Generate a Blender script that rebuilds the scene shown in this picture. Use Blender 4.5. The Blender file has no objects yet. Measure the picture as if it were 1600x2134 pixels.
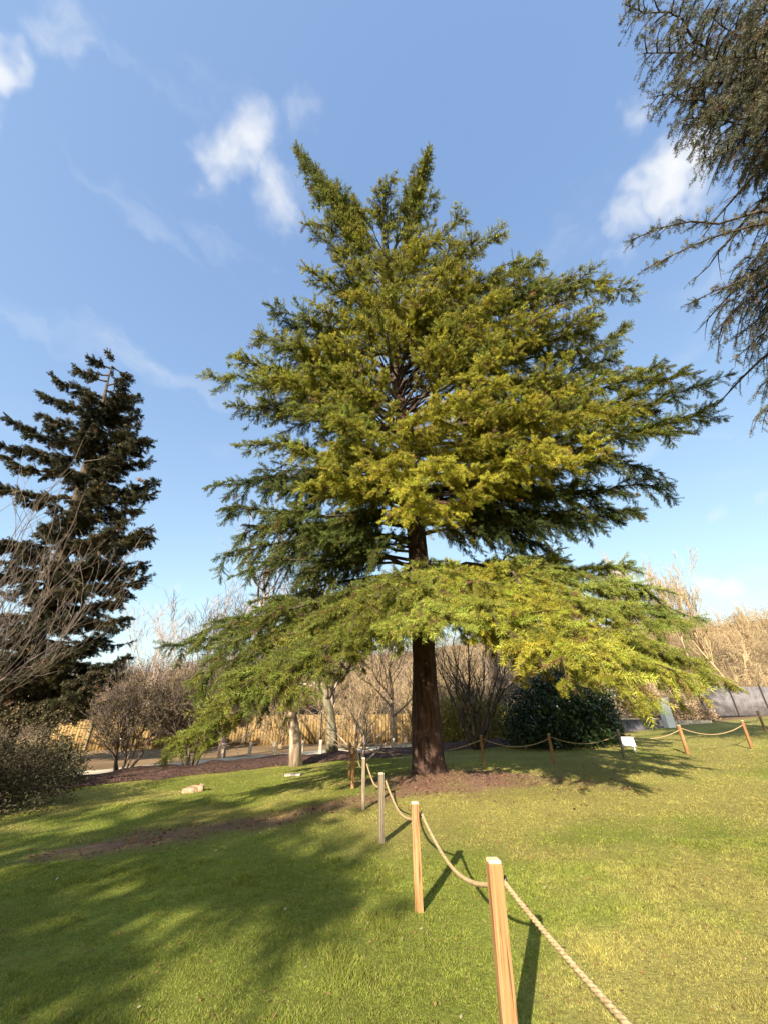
import bpy, math, random
import numpy as np
from mathutils import Vector

# ------------------------------------------------------------------ camera, sky, sun, exposure
sc = bpy.context.scene
H = 1.65; PITCH = math.radians(28.2); F = 788.0; CX, CY = 800.0, 1067.0
cp, sp = math.cos(PITCH), math.sin(PITCH)
cam = bpy.data.cameras.new('camera'); cam_o = bpy.data.objects.new('camera', cam)
sc.collection.objects.link(cam_o); sc.camera = cam_o
cam_o.location = (0, 0, H); cam_o.rotation_euler = (math.pi/2 + PITCH, 0, 0)
cam.sensor_fit = 'HORIZONTAL'; cam.sensor_width = 36.0; cam.lens = 36.0*F/1600.0
cam.clip_start = 0.05; cam.clip_end = 6000

SUN_EL = math.radians(24.0)
SUN_DIR = np.array([-0.385, -0.923, 0.0]); SUN_DIR /= np.linalg.norm(SUN_DIR)
SUN_VEC = Vector((SUN_DIR[0]*math.cos(SUN_EL), SUN_DIR[1]*math.cos(SUN_EL), math.sin(SUN_EL)))
sun = bpy.data.lights.new('sun', 'SUN'); sun.energy = 5.0; sun.angle = math.radians(0.55); sun.color = (1.0, 0.90, 0.74)
sun_o = bpy.data.objects.new('sun', sun); sc.collection.objects.link(sun_o)
sun_o.rotation_euler = SUN_VEC.to_track_quat('Z', 'Y').to_euler()

def ray(px, py):
    a = (px-CX)/F; b = (CY-py)/F
    return np.array([a, cp - b*sp, sp + b*cp])
def P(px, py, y):
    d = ray(px, py); return np.array([0, 0, H]) + d*(y/d[1])

world = bpy.data.worlds.new('World'); sc.world = world; world.use_nodes = True
nt = world.node_tree; nt.nodes.clear()
def N(tree, kind, **kw):
    n = tree.nodes.new(kind)
    for k, v in kw.items():
        if k.startswith('i_'):
            key = k[2:]; key = int(key) if key.isdigit() else key.replace('_', ' ')
            n.inputs[key].default_value = v
        else: setattr(n, k, v)
    return n
def mth(tree, op, a, b=None, clamp=False):
    n = tree.nodes.new('ShaderNodeMath'); n.operation = op; n.use_clamp = clamp
    for i, v in enumerate((a, b)):
        if v is None: continue
        if isinstance(v, (int, float)): n.inputs[i].default_value = v
        else: tree.links.new(v, n.inputs[i])
    return n.outputs[0]
L = nt.links.new
sky = N(nt, 'ShaderNodeTexSky', sky_type='NISHITA', sun_disc=False, sun_elevation=SUN_EL,
        sun_rotation=math.atan2(SUN_VEC.x, SUN_VEC.y), air_density=1.0, dust_density=1.0, ozone_density=1.6, altitude=100)
tc = N(nt, 'ShaderNodeTexCoord')
dirn = tc.outputs['Generated']
# the Nishita colours, each channel compressed like the phone's tone curve
sepc = N(nt, 'ShaderNodeSeparateColor'); L(sky.outputs[0], sepc.inputs[0]); cmb = N(nt, 'ShaderNodeCombineColor')
SKY_GAIN = 0.655
for i_, (g_, k_s) in enumerate([(.70, 1.52), (.64, 1.72), (.438, 2.30)]):
    L(mth(nt, 'MULTIPLY', mth(nt, 'POWER', sepc.outputs[i_], g_), k_s*SKY_GAIN), cmb.inputs[i_])
# clouds: soft patches at directions in the sky, broken up by warped noise
warp = N(nt, 'ShaderNodeTexNoise', i_Scale=5.0, i_Detail=4.0, i_Roughness=0.6); L(dirn, warp.inputs['Vector'])
wv = N(nt, 'ShaderNodeVectorMath', operation='MULTIPLY_ADD'); L(warp.outputs['Color'], wv.inputs[0]); wv.inputs[1].default_value = (0.16,)*3; L(dirn, wv.inputs[2])
n1 = N(nt, 'ShaderNodeTexNoise', i_Scale=5.5, i_Detail=9.0, i_Roughness=0.6); L(wv.outputs[0], n1.inputs['Vector'])
wb = N(nt, 'ShaderNodeVectorMath', operation='MULTIPLY_ADD'); L(warp.outputs['Color'], wb.inputs[0]); wb.inputs[1].default_value = (0.22,)*3
sh = N(nt, 'ShaderNodeVectorMath', operation='ADD'); L(dirn, sh.inputs[0]); sh.inputs[1].default_value = (-0.11,)*3
L(sh.outputs[0], wb.inputs[2])
blobs = [(0, 95, .06, .95), (-120, 90, .12, .9), (130, 60, .08, .5), (185, 130, .06, .42), (540, 320, .12, .85), (495, 340, .10, .75), (600, 420, .11, .70), (650, 270, .07, .42),
         (1365, 360, .10, 1.05), (1320, 440, .085, .85), (1300, 520, .06, .62), (1300, 175, .07, .55), (1430, 320, .09, .9), (1505, 1222, .06, 1.3), (1570, 1238, .055, 1.1), (320, 1235, .03, .6), (1570, 935, .05, .5), (1400, 1105, .035, .5), (1455, 1092, .04, .55), (1515, 1076, .04, .55), (1580, 1055, .045, .55),
         (2300, 500, .3, .8), (-900, 600, .3, .8), (-700, 1150, .2, .9)]
acc = None
for px, py, r, s in blobs:
    d = ray(px, py); d = d/np.linalg.norm(d)
    v = N(nt, 'ShaderNodeVectorMath', operation='DISTANCE'); L(wb.outputs[0], v.inputs[0]); v.inputs[1].default_value = tuple(d)
    mr = N(nt, 'ShaderNodeMapRange', interpolation_type='SMOOTHSTEP'); L(v.outputs['Value'], mr.inputs['Value'])
    for k, val in (('From Min', r), ('From Max', 0.0), ('To Min', 0.0), ('To Max', s)): mr.inputs[k].default_value = val
    acc = mr.outputs[0] if acc is None else mth(nt, 'MAXIMUM', acc, mr.outputs[0])
# thin streaks low in the sky
mp = N(nt, 'ShaderNodeMapping'); L(wv.outputs[0], mp.inputs['Vector']); mp.inputs['Scale'].default_value = (2.0, 2.0, 11.0); mp.inputs['Rotation'].default_value = (0.0, 0.28, 0.0)
n2 = N(nt, 'ShaderNodeTexNoise', i_Scale=1.3, i_Detail=5.0, i_Roughness=0.5); L(mp.outputs[0], n2.inputs['Vector'])
streak = N(nt, 'ShaderNodeMapRange', interpolation_type='SMOOTHSTEP'); L(n2.outputs['Fac'], streak.inputs['Value'])
for k, val in (('From Min', .55), ('From Max', .85), ('To Max', .30)): streak.inputs[k].default_value = val
dens = mth(nt, 'ADD', acc, mth(nt, 'MULTIPLY', mth(nt, 'SUBTRACT', n1.outputs['Fac'], 0.55), 1.6))
cm = N(nt, 'ShaderNodeMapRange', interpolation_type='SMOOTHSTEP'); L(dens, cm.inputs['Value'])
for k, val in (('From Min', .10), ('From Max', 1.15), ('To Max', 1.0)): cm.inputs[k].default_value = val
gate = N(nt, 'ShaderNodeMapRange', interpolation_type='SMOOTHSTEP'); L(acc, gate.inputs['Value']); gate.inputs['From Max'].default_value = .35
cl = mth(nt, 'MULTIPLY', cm.outputs[0], gate.outputs[0])
cl = mth(nt, 'MAXIMUM', cl, streak.outputs[0])
mixc = N(nt, 'ShaderNodeMix', data_type='RGBA'); L(cl, mixc.inputs['Factor']); L(cmb.outputs[0], mixc.inputs['A'])
mixc.inputs['B'].default_value = (2.55, 2.58, 2.62, 1)
bg = N(nt, 'ShaderNodeBackground', i_Strength=0.15); L(mixc.outputs['Result'], bg.inputs['Color'])
wo = N(nt, 'ShaderNodeOutputWorld'); L(bg.outputs[0], wo.inputs['Surface'])

vs = sc.view_settings
vs.view_transform = 'Standard'; vs.look = 'None'; vs.gamma = 1.0; vs.use_curve_mapping = False; vs.exposure = 1.4
sc.cycles.use_adaptive_sampling = True
sc.cycles.max_bounces = 4; sc.cycles.diffuse_bounces = 3; sc.cycles.transparent_max_bounces = 4

# ------------------------------------------------------------------ helpers
RNG = np.random.default_rng(7)
UP = np.array([0., 0., 1.])
def nrm(v): return v/np.maximum(np.linalg.norm(v, axis=-1, keepdims=True), 1e-9)
def vnoise(x, y, scale, seed=0):
    x = np.asarray(x)*scale; y = np.asarray(y)*scale
    xi = np.floor(x).astype(np.int64); yi = np.floor(y).astype(np.int64); fx = x-xi; fy = y-yi
    fx = fx*fx*(3-2*fx); fy = fy*fy*(3-2*fy)
    def h(a, b):
        v = (a*374761393 + b*668265263 + seed*982451653) & 0xffffffff
        v = ((v ^ (v >> 13))*1274126177) & 0xffffffff
        return ((v ^ (v >> 16)) & 0xffff)/65535.0
    return (h(xi, yi)*(1-fx)+h(xi+1, yi)*fx)*(1-fy)+(h(xi, yi+1)*(1-fx)+h(xi+1, yi+1)*fx)*fy
def sstep(a, b, v): t = np.clip((v-a)/(b-a), 0, 1); return t*t*(3-2*t)

def link(o, parent=None):
    sc.collection.objects.link(o)
    if parent is not None: o.parent = parent
    return o
def tag(o, label, cat=None, group=None, kind=None):
    o['label'] = label
    if cat: o['category'] = cat
    if group: o['group'] = group
    if kind: o['kind'] = kind
    return o
def thing(name, label, cat, loc=(0, 0, 0), group=None, rz=0.0):
    o = bpy.data.objects.new(name, None); o.empty_display_size = 0.2; o.location = loc; o.rotation_euler = (0, 0, rz)
    link(o); return tag(o, label, cat, group)
def mesh_from(name, V, Fidx, mat, parent=None, col=None, smooth=False):
    """V (n,3); Fidx list of arrays each (m,k)"""
    me = bpy.data.meshes.new(name); V = np.asarray(V, dtype=np.float32)
    me.vertices.add(len(V)); me.vertices.foreach_set('co', V.ravel())
    fl = [np.asarray(f, dtype=np.int32) for f in Fidx if len(f)]
    tot = sum(f.size for f in fl); cnt = sum(len(f) for f in fl)
    me.loops.add(tot); me.loops.foreach_set('vertex_index', np.concatenate([f.ravel() for f in fl]))
    me.polygons.add(cnt)
    sizes = np.concatenate([np.full(len(f), f.shape[1], dtype=np.int32) for f in fl])
    st = np.zeros(cnt, dtype=np.int32); st[1:] = np.cumsum(sizes)[:-1]
    me.polygons.foreach_set('loop_start', st); me.polygons.foreach_set('loop_total', sizes)
    if smooth: me.polygons.foreach_set('use_smooth', np.ones(cnt, dtype=bool))
    me.update(calc_edges=True)
    if col is not None:
        at = me.color_attributes.new('col', 'FLOAT_COLOR', 'POINT')
        c4 = np.ones((len(V), 4), dtype=np.float32); c4[:, :3] = col
        at.data.foreach_set('color', c4.ravel())
    if mat is not None: me.materials.append(mat)
    o = bpy.data.objects.new(name, me); link(o, parent); return o
def soup(name, T, col, mat, parent=None, off=(0, 0, 0)):
    """T (n,3,3) triangles; col (n,3)"""
    n = len(T); V = (T-np.asarray(off)).reshape(-1, 3)
    o = mesh_from(name, V, [np.arange(3*n).reshape(n, 3)], mat, parent, np.repeat(col, 3, axis=0))
    o['kind'] = 'stuff'; return o

def tubes(name, polys, sides, mat, parent=None, off=(0, 0, 0), smooth=True, col=None, cap=True):
    """polys: list of (pts (k,3), radii (k,)); joined into one mesh"""
    groups = {}
    for p, r in polys: groups.setdefault(len(p), []).append((p, r))
    VV, QQ, EE, base = [], [], [], 0
    for k, lst in groups.items():
        Pp = np.array([a for a, _ in lst]); R = np.array([b for _, b in lst]); m = len(lst)
        tg = np.empty_like(Pp); tg[:, 1:-1] = Pp[:, 2:]-Pp[:, :-2]; tg[:, 0] = Pp[:, 1]-Pp[:, 0]; tg[:, -1] = Pp[:, -1]-Pp[:, -2]
        tg = nrm(tg); mean = nrm(Pp[:, -1]-Pp[:, 0])
        ref = np.where(np.abs(mean[:, 2:3]) > .8, np.array([[1., 0, 0]]), np.array([[0, 0, 1.]]))[:, None, :]
        u = nrm(np.cross(tg, np.broadcast_to(ref, tg.shape))); w = np.cross(tg, u)
        an = np.arange(sides)*2*math.pi/sides
        ring = Pp[:, :, None, :] + R[:, :, None, None]*(u[:, :, None, :]*np.cos(an)[None, None, :, None] + w[:, :, None, :]*np.sin(an)[None, None, :, None])
        VV.append(ring.reshape(-1, 3))
        idx = base + np.arange(m*k*sides).reshape(m, k, sides); nx = np.roll(idx, -1, axis=2)
        QQ.append(np.stack([idx[:, :-1], nx[:, :-1], nx[:, 1:], idx[:, 1:]], axis=-1).reshape(-1, 4))
        if cap: EE.append(idx[:, -1, :].reshape(m, sides)); EE.append(idx[:, 0, ::-1].reshape(m, sides))
        base += m*k*sides
    V = np.concatenate(VV)-np.asarray(off)
    if sides == 4: fl = [np.concatenate(QQ+EE)]
    else: fl = [np.concatenate(QQ)] + ([np.concatenate(EE)] if EE else [])
    return mesh_from(name, V, fl, mat, parent, None if col is None else np.broadcast_to(np.array(col), (len(V), 3)), smooth)

def box_vf(x0, x1, y0, y1, z0, z1):
    V = np.array([(x, y, z) for z in (z0, z1) for x, y in ((x0, y0), (x1, y0), (x1, y1), (x0, y1))], dtype=float)
    Fq = np.array([(3, 2, 1, 0), (4, 5, 6, 7), (0, 1, 5, 4), (1, 2, 6, 5), (2, 3, 7, 6), (3, 0, 4, 7)])
    return V, Fq
def bevel_box(name, dims, mat, parent=None, bev=0.006, loc=(0, 0, 0), taper=1.0, jit=0.0, rot=(0, 0, 0)):
    import bmesh
    V, Fq = box_vf(-dims[0]/2, dims[0]/2, -dims[1]/2, dims[1]/2, 0, dims[2])
    V[4:, :2] *= taper
    if jit: V += RNG.uniform(-jit, jit, V.shape)
    bm = bmesh.new(); vs_ = [bm.verts.new(v) for v in V]
    for f in Fq: bm.faces.new([vs_[i] for i in f])
    bmesh.ops.bevel(bm, geom=list(bm.edges), offset=bev, segments=2, affect='EDGES', profile=.6)
    me = bpy.data.meshes.new(name); bm.to_mesh(me); bm.free(); me.materials.append(mat)
    o = bpy.data.objects.new(name, me); o.location = loc; o.rotation_euler = rot; link(o, parent); return o

# ------------------------------------------------------------------ materials
def new_mat(name):
    m = bpy.data.materials.new(name); m.use_nodes = True; t = m.node_tree
    return m, t, t.nodes['Principled BSDF'], t.nodes['Material Output']
def noisy(name, c1, c2, scale=4.0, stretch=(1, 1, 1), rough=0.8, bump=0.3, detail=6, bscale=None, bdist=0.02, lo=.35, hi=.65):
    m, t, b, out = new_mat(name)
    co = N(t, 'ShaderNodeTexCoord'); mp_ = N(t, 'ShaderNodeMapping'); mp_.inputs['Scale'].default_value = stretch
    t.links.new(co.outputs['Object'], mp_.inputs['Vector'])
    nz = N(t, 'ShaderNodeTexNoise', i_Scale=scale, i_Detail=float(detail), i_Roughness=0.62); t.links.new(mp_.outputs[0], nz.inputs['Vector'])
    cr = N(t, 'ShaderNodeValToRGB'); t.links.new(nz.outputs['Fac'], cr.inputs[0])
    cr.color_ramp.elements[0].position = lo; cr.color_ramp.elements[0].color = (*c1, 1)
    cr.color_ramp.elements[1].position = hi; cr.color_ramp.elements[1].color = (*c2, 1)
    t.links.new(cr.outputs[0], b.inputs['Base Color']); b.inputs['Roughness'].default_value = rough
    b.inputs['Specular IOR Level'].default_value = 0.25
    nb = N(t, 'ShaderNodeTexNoise', i_Scale=bscale or scale*2.5, i_Detail=5.0); t.links.new(mp_.outputs[0], nb.inputs['Vector'])
    bp = N(t, 'ShaderNodeBump', i_Strength=bump, i_Distance=bdist); t.links.new(nb.outputs['Fac'], bp.inputs['Height'])
    t.links.new(bp.outputs[0], b.inputs['Normal'])
    return m
def leafy(name, transl=0.3, rough=0.55, spec=0.25, tcol=(1.15, 1.1, .6)):
    m, t, b, out = new_mat(name)
    at = N(t, 'ShaderNodeAttribute', attribute_name='col')
    t.links.new(at.outputs['Color'], b.inputs['Base Color']); b.inputs['Roughness'].default_value = rough; b.inputs['Specular IOR Level'].default_value = spec
    tr = N(t, 'ShaderNodeBsdfTranslucent')
    mu = N(t, 'ShaderNodeMix', data_type='RGBA', blend_type='MULTIPLY'); mu.inputs['Factor'].default_value = 1
    t.links.new(at.outputs['Color'], mu.inputs['A']); mu.inputs['B'].default_value = (*tcol, 1); t.links.new(mu.outputs['Result'], tr.inputs['Color'])
    mx = N(t, 'ShaderNodeMixShader'); mx.inputs[0].default_value = transl
    t.links.new(b.outputs[0], mx.inputs[1]); t.links.new(tr.outputs[0], mx.inputs[2]); t.links.new(mx.outputs[0], out.inputs['Surface'])
    return m
M_leaf = leafy('needle_foliage', .16)
M_grass = leafy('grass_blades', .35, .6, .15, (1.1, 1.1, .5))
M_glossleaf = leafy('glossy_leaves', .12, .3, .5)
M_brush = leafy('dry_brush', .15, .8, .1, (1, 1, 1))
M_bark = noisy('cedar_bark', (.022, .013, .011), (.135, .078, .058), 7.0, (1.8, 1.8, .40), .95, 1.0, 9, 12.0, .08, .30, .72)
M_sprucebark = noisy('spruce_bark', (.03, .022, .018), (.12, .085, .06), 5.0, (1.5, 1.5, .4), .9, .8, 8, 9.0, .05)
M_limb = noisy('limb_bark', (.03, .022, .018), (.10, .07, .05), 6.0, (1, 1, 1), .9, .5)
M_pale = noisy('pale_bark', (.22, .15, .10), (.52, .40, .30), 4.0, (1.5, 1.5, .35), .85, .8, 7, 8.0, .03)
M_paletwig = noisy('pale_twig_bark', (.24, .18, .14), (.45, .35, .28), 5.0, (1, 1, 1), .85, .2)
M_greybark = noisy('grey_green_bark', (.09, .08, .045), (.26, .22, .14), 4.0, (1.5, 1.5, .35), .9, .8, 7, 8.0, .03)
M_darkbark = noisy('dark_shrub_bark', (.045, .03, .02), (.16, .11, .075), 5.0, (1, 1, .5), .9, .4)
M_goldtwig = noisy('golden_twigs', (.24, .165, .085), (.44, .33, .19), 1.0, (1, 1, 1), .85, .1)
M_mauve = noisy('mauve_twigs', (.075, .052, .042), (.19, .145, .115), 4.0, (1, 1, 1), .8, .2)
M_rope = noisy('sisal_rope', (.24, .165, .08), (.42, .31, .17), 60.0, (1, 1, 1), .9, .5, 4, 160.0, .004)
M_endgrain = noisy('cut_end_grain', (.50, .38, .20), (.74, .62, .40), 30.0, (1, 1, 1), .8, .3, 4, 60., .003)
M_iron = noisy('dark_iron', (.02, .018, .016), (.05, .045, .04), 30.0, (1, 1, 1), .5, .2)
M_mulch = noisy('bark_mulch', (.038, .021, .015), (.145, .078, .055), 9.0, (1, 1, 1), .95, 1.0, 9, 24.0, .08)
M_path = noisy('sandy_path', (.42, .35, .24), (.62, .54, .39), 1.2, (1, 1, 1), .95, .3)
M_hill = noisy('hillside_soil', (.10, .07, .04), (.26, .18, .09), .35, (1, 1, 1), .95, .4)
M_white = noisy('white_paint', (.74, .74, .72), (.84, .84, .82), 3.0, (1, 1, 1), .5, .1)
M_wall = noisy('dark_wall_render', (.06, .06, .08), (.15, .14, .16), 2.0, (1, 1, 1), .9, .4)
M_slab = noisy('pale_stone', (.42, .33, .25), (.66, .55, .43), 3.0, (1, 1, 1), .9, .4)
M_stone = noisy('rough_stone', (.22, .13, .08), (.50, .33, .21), 7.0, (1, 1, 1), .9, .9, 7, 14., .04)
M_mesh = noisy('grey_screen', (.09, .08, .09), (.18, .165, .17), 2.5, (1, 1, 1), .9, .5)

def wood_mat(name, c1, c2, c3):
    m, t, b, out = new_mat(name)
    co = N(t, 'ShaderNodeTexCoord'); oi = N(t, 'ShaderNodeObjectInfo')
    ad = N(t, 'ShaderNodeVectorMath', operation='ADD'); t.links.new(co.outputs['Object'], ad.inputs[0])
    rv = N(t, 'ShaderNodeVectorMath', operation='SCALE'); rv.inputs[0].default_value = (3.1, 5.7, 9.3); t.links.new(oi.outputs['Random'], rv.inputs['Scale']); t.links.new(rv.outputs[0], ad.inputs[1])
    mp_ = N(t, 'ShaderNodeMapping'); mp_.inputs['Scale'].default_value = (34, 34, 1.1); t.links.new(ad.outputs[0], mp_.inputs['Vector'])
    nz = N(t, 'ShaderNodeTexNoise', i_Scale=1.2, i_Detail=6.0, i_Roughness=.6, i_Distortion=.6); t.links.new(mp_.outputs[0], nz.inputs['Vector'])
    cr = N(t, 'ShaderNodeValToRGB'); t.links.new(nz.outputs['Fac'], cr.inputs[0]); e = cr.color_ramp.elements
    e[0].position = .3; e[0].color = (*c1, 1); e[1].position = .72; e[1].color = (*c3, 1)
    e2 = e.new(.48); e2.color = (*c2, 1)
    n2_ = N(t, 'ShaderNodeTexNoise', i_Scale=3.0, i_Detail=3.0); t.links.new(ad.outputs[0], n2_.inputs['Vector'])
    mr = N(t, 'ShaderNodeMapRange'); t.links.new(n2_.outputs['Fac'], mr.inputs['Value']); mr.inputs['To Min'].default_value = .7; mr.inputs['To Max'].default_value = 1.2
    mu = N(t, 'ShaderNodeVectorMath', operation='SCALE'); t.links.new(cr.outputs[0], mu.inputs[0]); t.links.new(mr.outputs[0], mu.inputs['Scale'])
    rr = N(t, 'ShaderNodeMapRange'); t.links.new(oi.outputs['Random'], rr.inputs['Value']); rr.inputs['To Min'].default_value = .85; rr.inputs['To Max'].default_value = 1.12
    mu2 = N(t, 'ShaderNodeVectorMath', operation='SCALE'); t.links.new(mu.outputs[0], mu2.inputs[0]); t.links.new(rr.outputs[0], mu2.inputs['Scale'])
    mc = N(t, 'ShaderNodeMapping'); mc.inputs['Scale'].default_value = (70, 70, 2.2); t.links.new(ad.outputs[0], mc.inputs['Vector'])
    nc = N(t, 'ShaderNodeTexNoise', i_Scale=1.0, i_Detail=4.0, i_Roughness=.55, i_Distortion=.3); t.links.new(mc.outputs[0], nc.inputs['Vector'])
    rc_ = N(t, 'ShaderNodeMapRange', interpolation_type='SMOOTHSTEP'); t.links.new(nc.outputs['Fac'], rc_.inputs['Value'])
    for k_c, v_c in (('From Min', .36), ('From Max', .47), ('To Min', .38), ('To Max', 1.0)): rc_.inputs[k_c].default_value = v_c
    mu3 = N(t, 'ShaderNodeVectorMath', operation='SCALE'); t.links.new(mu2.outputs[0], mu3.inputs[0]); t.links.new(rc_.outputs[0], mu3.inputs['Scale'])
    t.links.new(mu3.outputs[0], b.inputs['Base Color']); b.inputs['Roughness'].default_value = .75; b.inputs['Specular IOR Level'].default_value = .25
    bp = N(t, 'ShaderNodeBump', i_Strength=.5, i_Distance=.004); t.links.new(nz.outputs['Fac'], bp.inputs['Height']); t.links.new(bp.outputs[0], b.inputs['Normal'])
    return m
M_post = wood_mat('orange_timber', (.13, .060, .022), (.31, .155, .062), (.42, .235, .105))
M_postgrey = wood_mat('shade_grey_timber', (.11, .085, .055), (.20, .155, .10), (.29, .235, .16))  # grey-brown has the tree shade on two rope posts put into the timber
M_plank = wood_mat('golden_fence_timber', (.17, .10, .038), (.31, .20, .075), (.39, .27, .115))

# ------------------------------------------------------------------ terrain
CED = np.array([1.25, 12.8])
def ground(x, y):
    x = np.asarray(x, float); y = np.asarray(y, float)
    pos = np.sqrt(x*x+4)-2
    g = np.where(x > 0, .060*np.minimum(pos, 45), -.020*np.minimum(pos, 25))
    r2 = (x-CED[0])**2+(y-CED[1])**2
    g = g + .20*np.exp(-r2/(2*2.0**2))
    g = g + .05*(vnoise(x, y, .35, 3)-.5) + .025*(vnoise(x, y, 1.3, 4)-.5)*np.exp(-(x*x+y*y)/900)
    return g
EX = [-60, -20, -14, -9.2, -7.6, -6, -3.2, 1, 4, 8, 14, 20, 30, 60]; EY = [2, 5, 7.5, 12.0, 13.6, 15, 17.4, 20.5, 22, 22.5, 25, 28, 31, 40]
def lawn_edge(x): return np.interp(x, EX, EY)
def seg_d(x, y, a, b):
    ax, ay = a; bx, by = b; t = np.clip(((x-ax)*(bx-ax)+(y-ay)*(by-ay))/((bx-ax)**2+(by-ay)**2), 0, 1)
    return np.hypot(x-ax-t*(bx-ax), y-ay-t*(by-ay))
def soil(x, y):
    """bare reddish earth: under the cedar, the worn streak across the lawn, thin patches"""
    n = vnoise(x, y, 1.1, 11)*.4+vnoise(x, y, 3.3, 12)*.35+vnoise(x, y, 9.0, 13)*.25
    a = np.exp(-(((x-1.9)/3.2)**2+((y-11.6)/1.9)**2))*1.15
    b = np.exp(-(seg_d(x, y, (-4.4, 7.0), (.6, 10.8))/.75)**2)*.9
    c = np.exp(-(((x-4.4)/1.6)**2+((y-10.2)/.9)**2))*.75
    d = np.exp(-(((x-3.2)/1.3)**2+((y-8.3)/.6)**2))*.35
    return np.clip(sstep(.30, 1.1, np.maximum.reduce([a, b, c, d])+(n-.5)*1.1), 0, 1)
def grass_col(x, y):
    n = vnoise(x, y, .55, 21)*.5+vnoise(x, y, 1.7, 22)*.3+vnoise(x, y, 5.0, 23)*.2
    dry = sstep(-1.5, 3.0, x)*.30 + sstep(5, 9, y)*.12
    k = sstep(.34, .66, n+dry-.20)[..., None]
    g = np.array([.235, .262, .045]); o = np.array([.345, .305, .085])
    c = g*(1-k)+o*k
    return c*(.85+.3*vnoise(x, y, .9, 24))[..., None]

def axis_lines(lo, hi, step, far):
    a = list(np.arange(lo, hi+1e-6, step)); s = step; v = hi
    while v < far: s *= 1.35; v += s; a.append(v)
    s = step; v = lo; b = []
    while v > -far: s *= 1.35; v -= s; b.append(v)
    return np.array(b[::-1]+a)
gx = axis_lines(-20, 24, .28, 2500); gy = axis_lines(-2, 32, .28, 2500)
GX, GY = np.meshgrid(gx, gy); GZ = ground(GX, GY)
ny, nx_ = GX.shape; idx = np.arange(nx_*ny).reshape(ny, nx_)
quads = np.stack([idx[:-1, :-1], idx[:-1, 1:], idx[1:, 1:], idx[1:, :-1]], -1).reshape(-1, 4)
s_ = soil(GX, GY)[..., None]; base = grass_col(GX, GY)*.72
earth = np.array([.22, .125, .085])*(.75+.5*vnoise(GX, GY, 4, 31))[..., None]
colg = base*(1-s_)+earth*s_
beyond = sstep(0, .5, GY-lawn_edge(GX)+ (vnoise(GX, GY, 1.2, 33)-.5)*.8)[..., None]
rough_ground = np.array([.24, .16, .085])*(.7+.6*vnoise(GX, GY, .8, 32))[..., None]
colg = colg*(1-beyond)+rough_ground*beyond
M_ground, t, b, out = new_mat('lawn_soil')
at = N(t, 'ShaderNodeAttribute', attribute_name='col'); co = N(t, 'ShaderNodeTexCoord')
nz = N(t, 'ShaderNodeTexNoise', i_Scale=26.0, i_Detail=8.0, i_Roughness=.7); t.links.new(co.outputs['Object'], nz.inputs['Vector'])
mr = N(t, 'ShaderNodeMapRange'); t.links.new(nz.outputs['Fac'], mr.inputs['Value'])
for k, v in (('From Min', .3), ('From Max', .7), ('To Min', .55), ('To Max', 1.35)): mr.inputs[k].default_value = v
mu = N(t, 'ShaderNodeVectorMath', operation='SCALE'); t.links.new(at.outputs['Color'], mu.inputs[0]); t.links.new(mr.outputs[0], mu.inputs['Scale'])
t.links.new(mu.outputs[0], b.inputs['Base Color']); b.inputs['Roughness'].default_value = .95; b.inputs['Specular IOR Level'].default_value = .1
bp = N(t, 'ShaderNodeBump', i_Strength=.8, i_Distance=.03); t.links.new(nz.outputs['Fac'], bp.inputs['Height']); t.links.new(bp.outputs[0], b.inputs['Normal'])
g_o = mesh_from('ground', np.stack([GX, GY, GZ], -1).reshape(-1, 3), [quads], M_ground, None, colg.reshape(-1, 3), True)
tag(g_o, 'sloping lawn ground with worn earth under the cedar', kind='structure')

def sheet(name, x0, x1, f0, f1, dz, mat, label, nu=120, nv=8):
    xs = np.linspace(x0, x1, nu); vv = np.linspace(0, 1, nv)
    X = np.repeat(xs[None], nv, 0); Y = f0(X)*(1-vv[:, None])+f1(X)*vv[:, None]
    jag = (vnoise(X, Y, 2.2, 41)-.5)*.5; Y = Y+jag*((vv == 0)|(vv == 1))[:, None]
    bulge = np.sin(math.pi*vv)[:, None]
    Z = ground(X, Y)+.012+dz*bulge*(.6+.8*vnoise(X, Y, 1.5, 42))
    ii = np.arange(nu*nv).reshape(nv, nu)
    q = np.stack([ii[:-1, :-1], ii[:-1, 1:], ii[1:, 1:], ii[1:, :-1]], -1).reshape(-1, 4)
    o = mesh_from(name, np.stack([X, Y, Z], -1).reshape(-1, 3), [q], mat, None, None, True)
    return tag(o, label, kind='structure')
sheet('mulch_bed', -16, 7, lambda x: lawn_edge(x)-.15, lambda x: lawn_edge(x)+2.6, .22, M_mulch, 'dark red-brown bark mulch bed along the far lawn edge', 160, 10)
sheet('path', -22, 6, lambda x: lawn_edge(x)+3.2, lambda x: lawn_edge(x)+6.5, .02, M_path, 'pale sandy path between mulch bed and timber fence')

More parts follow.
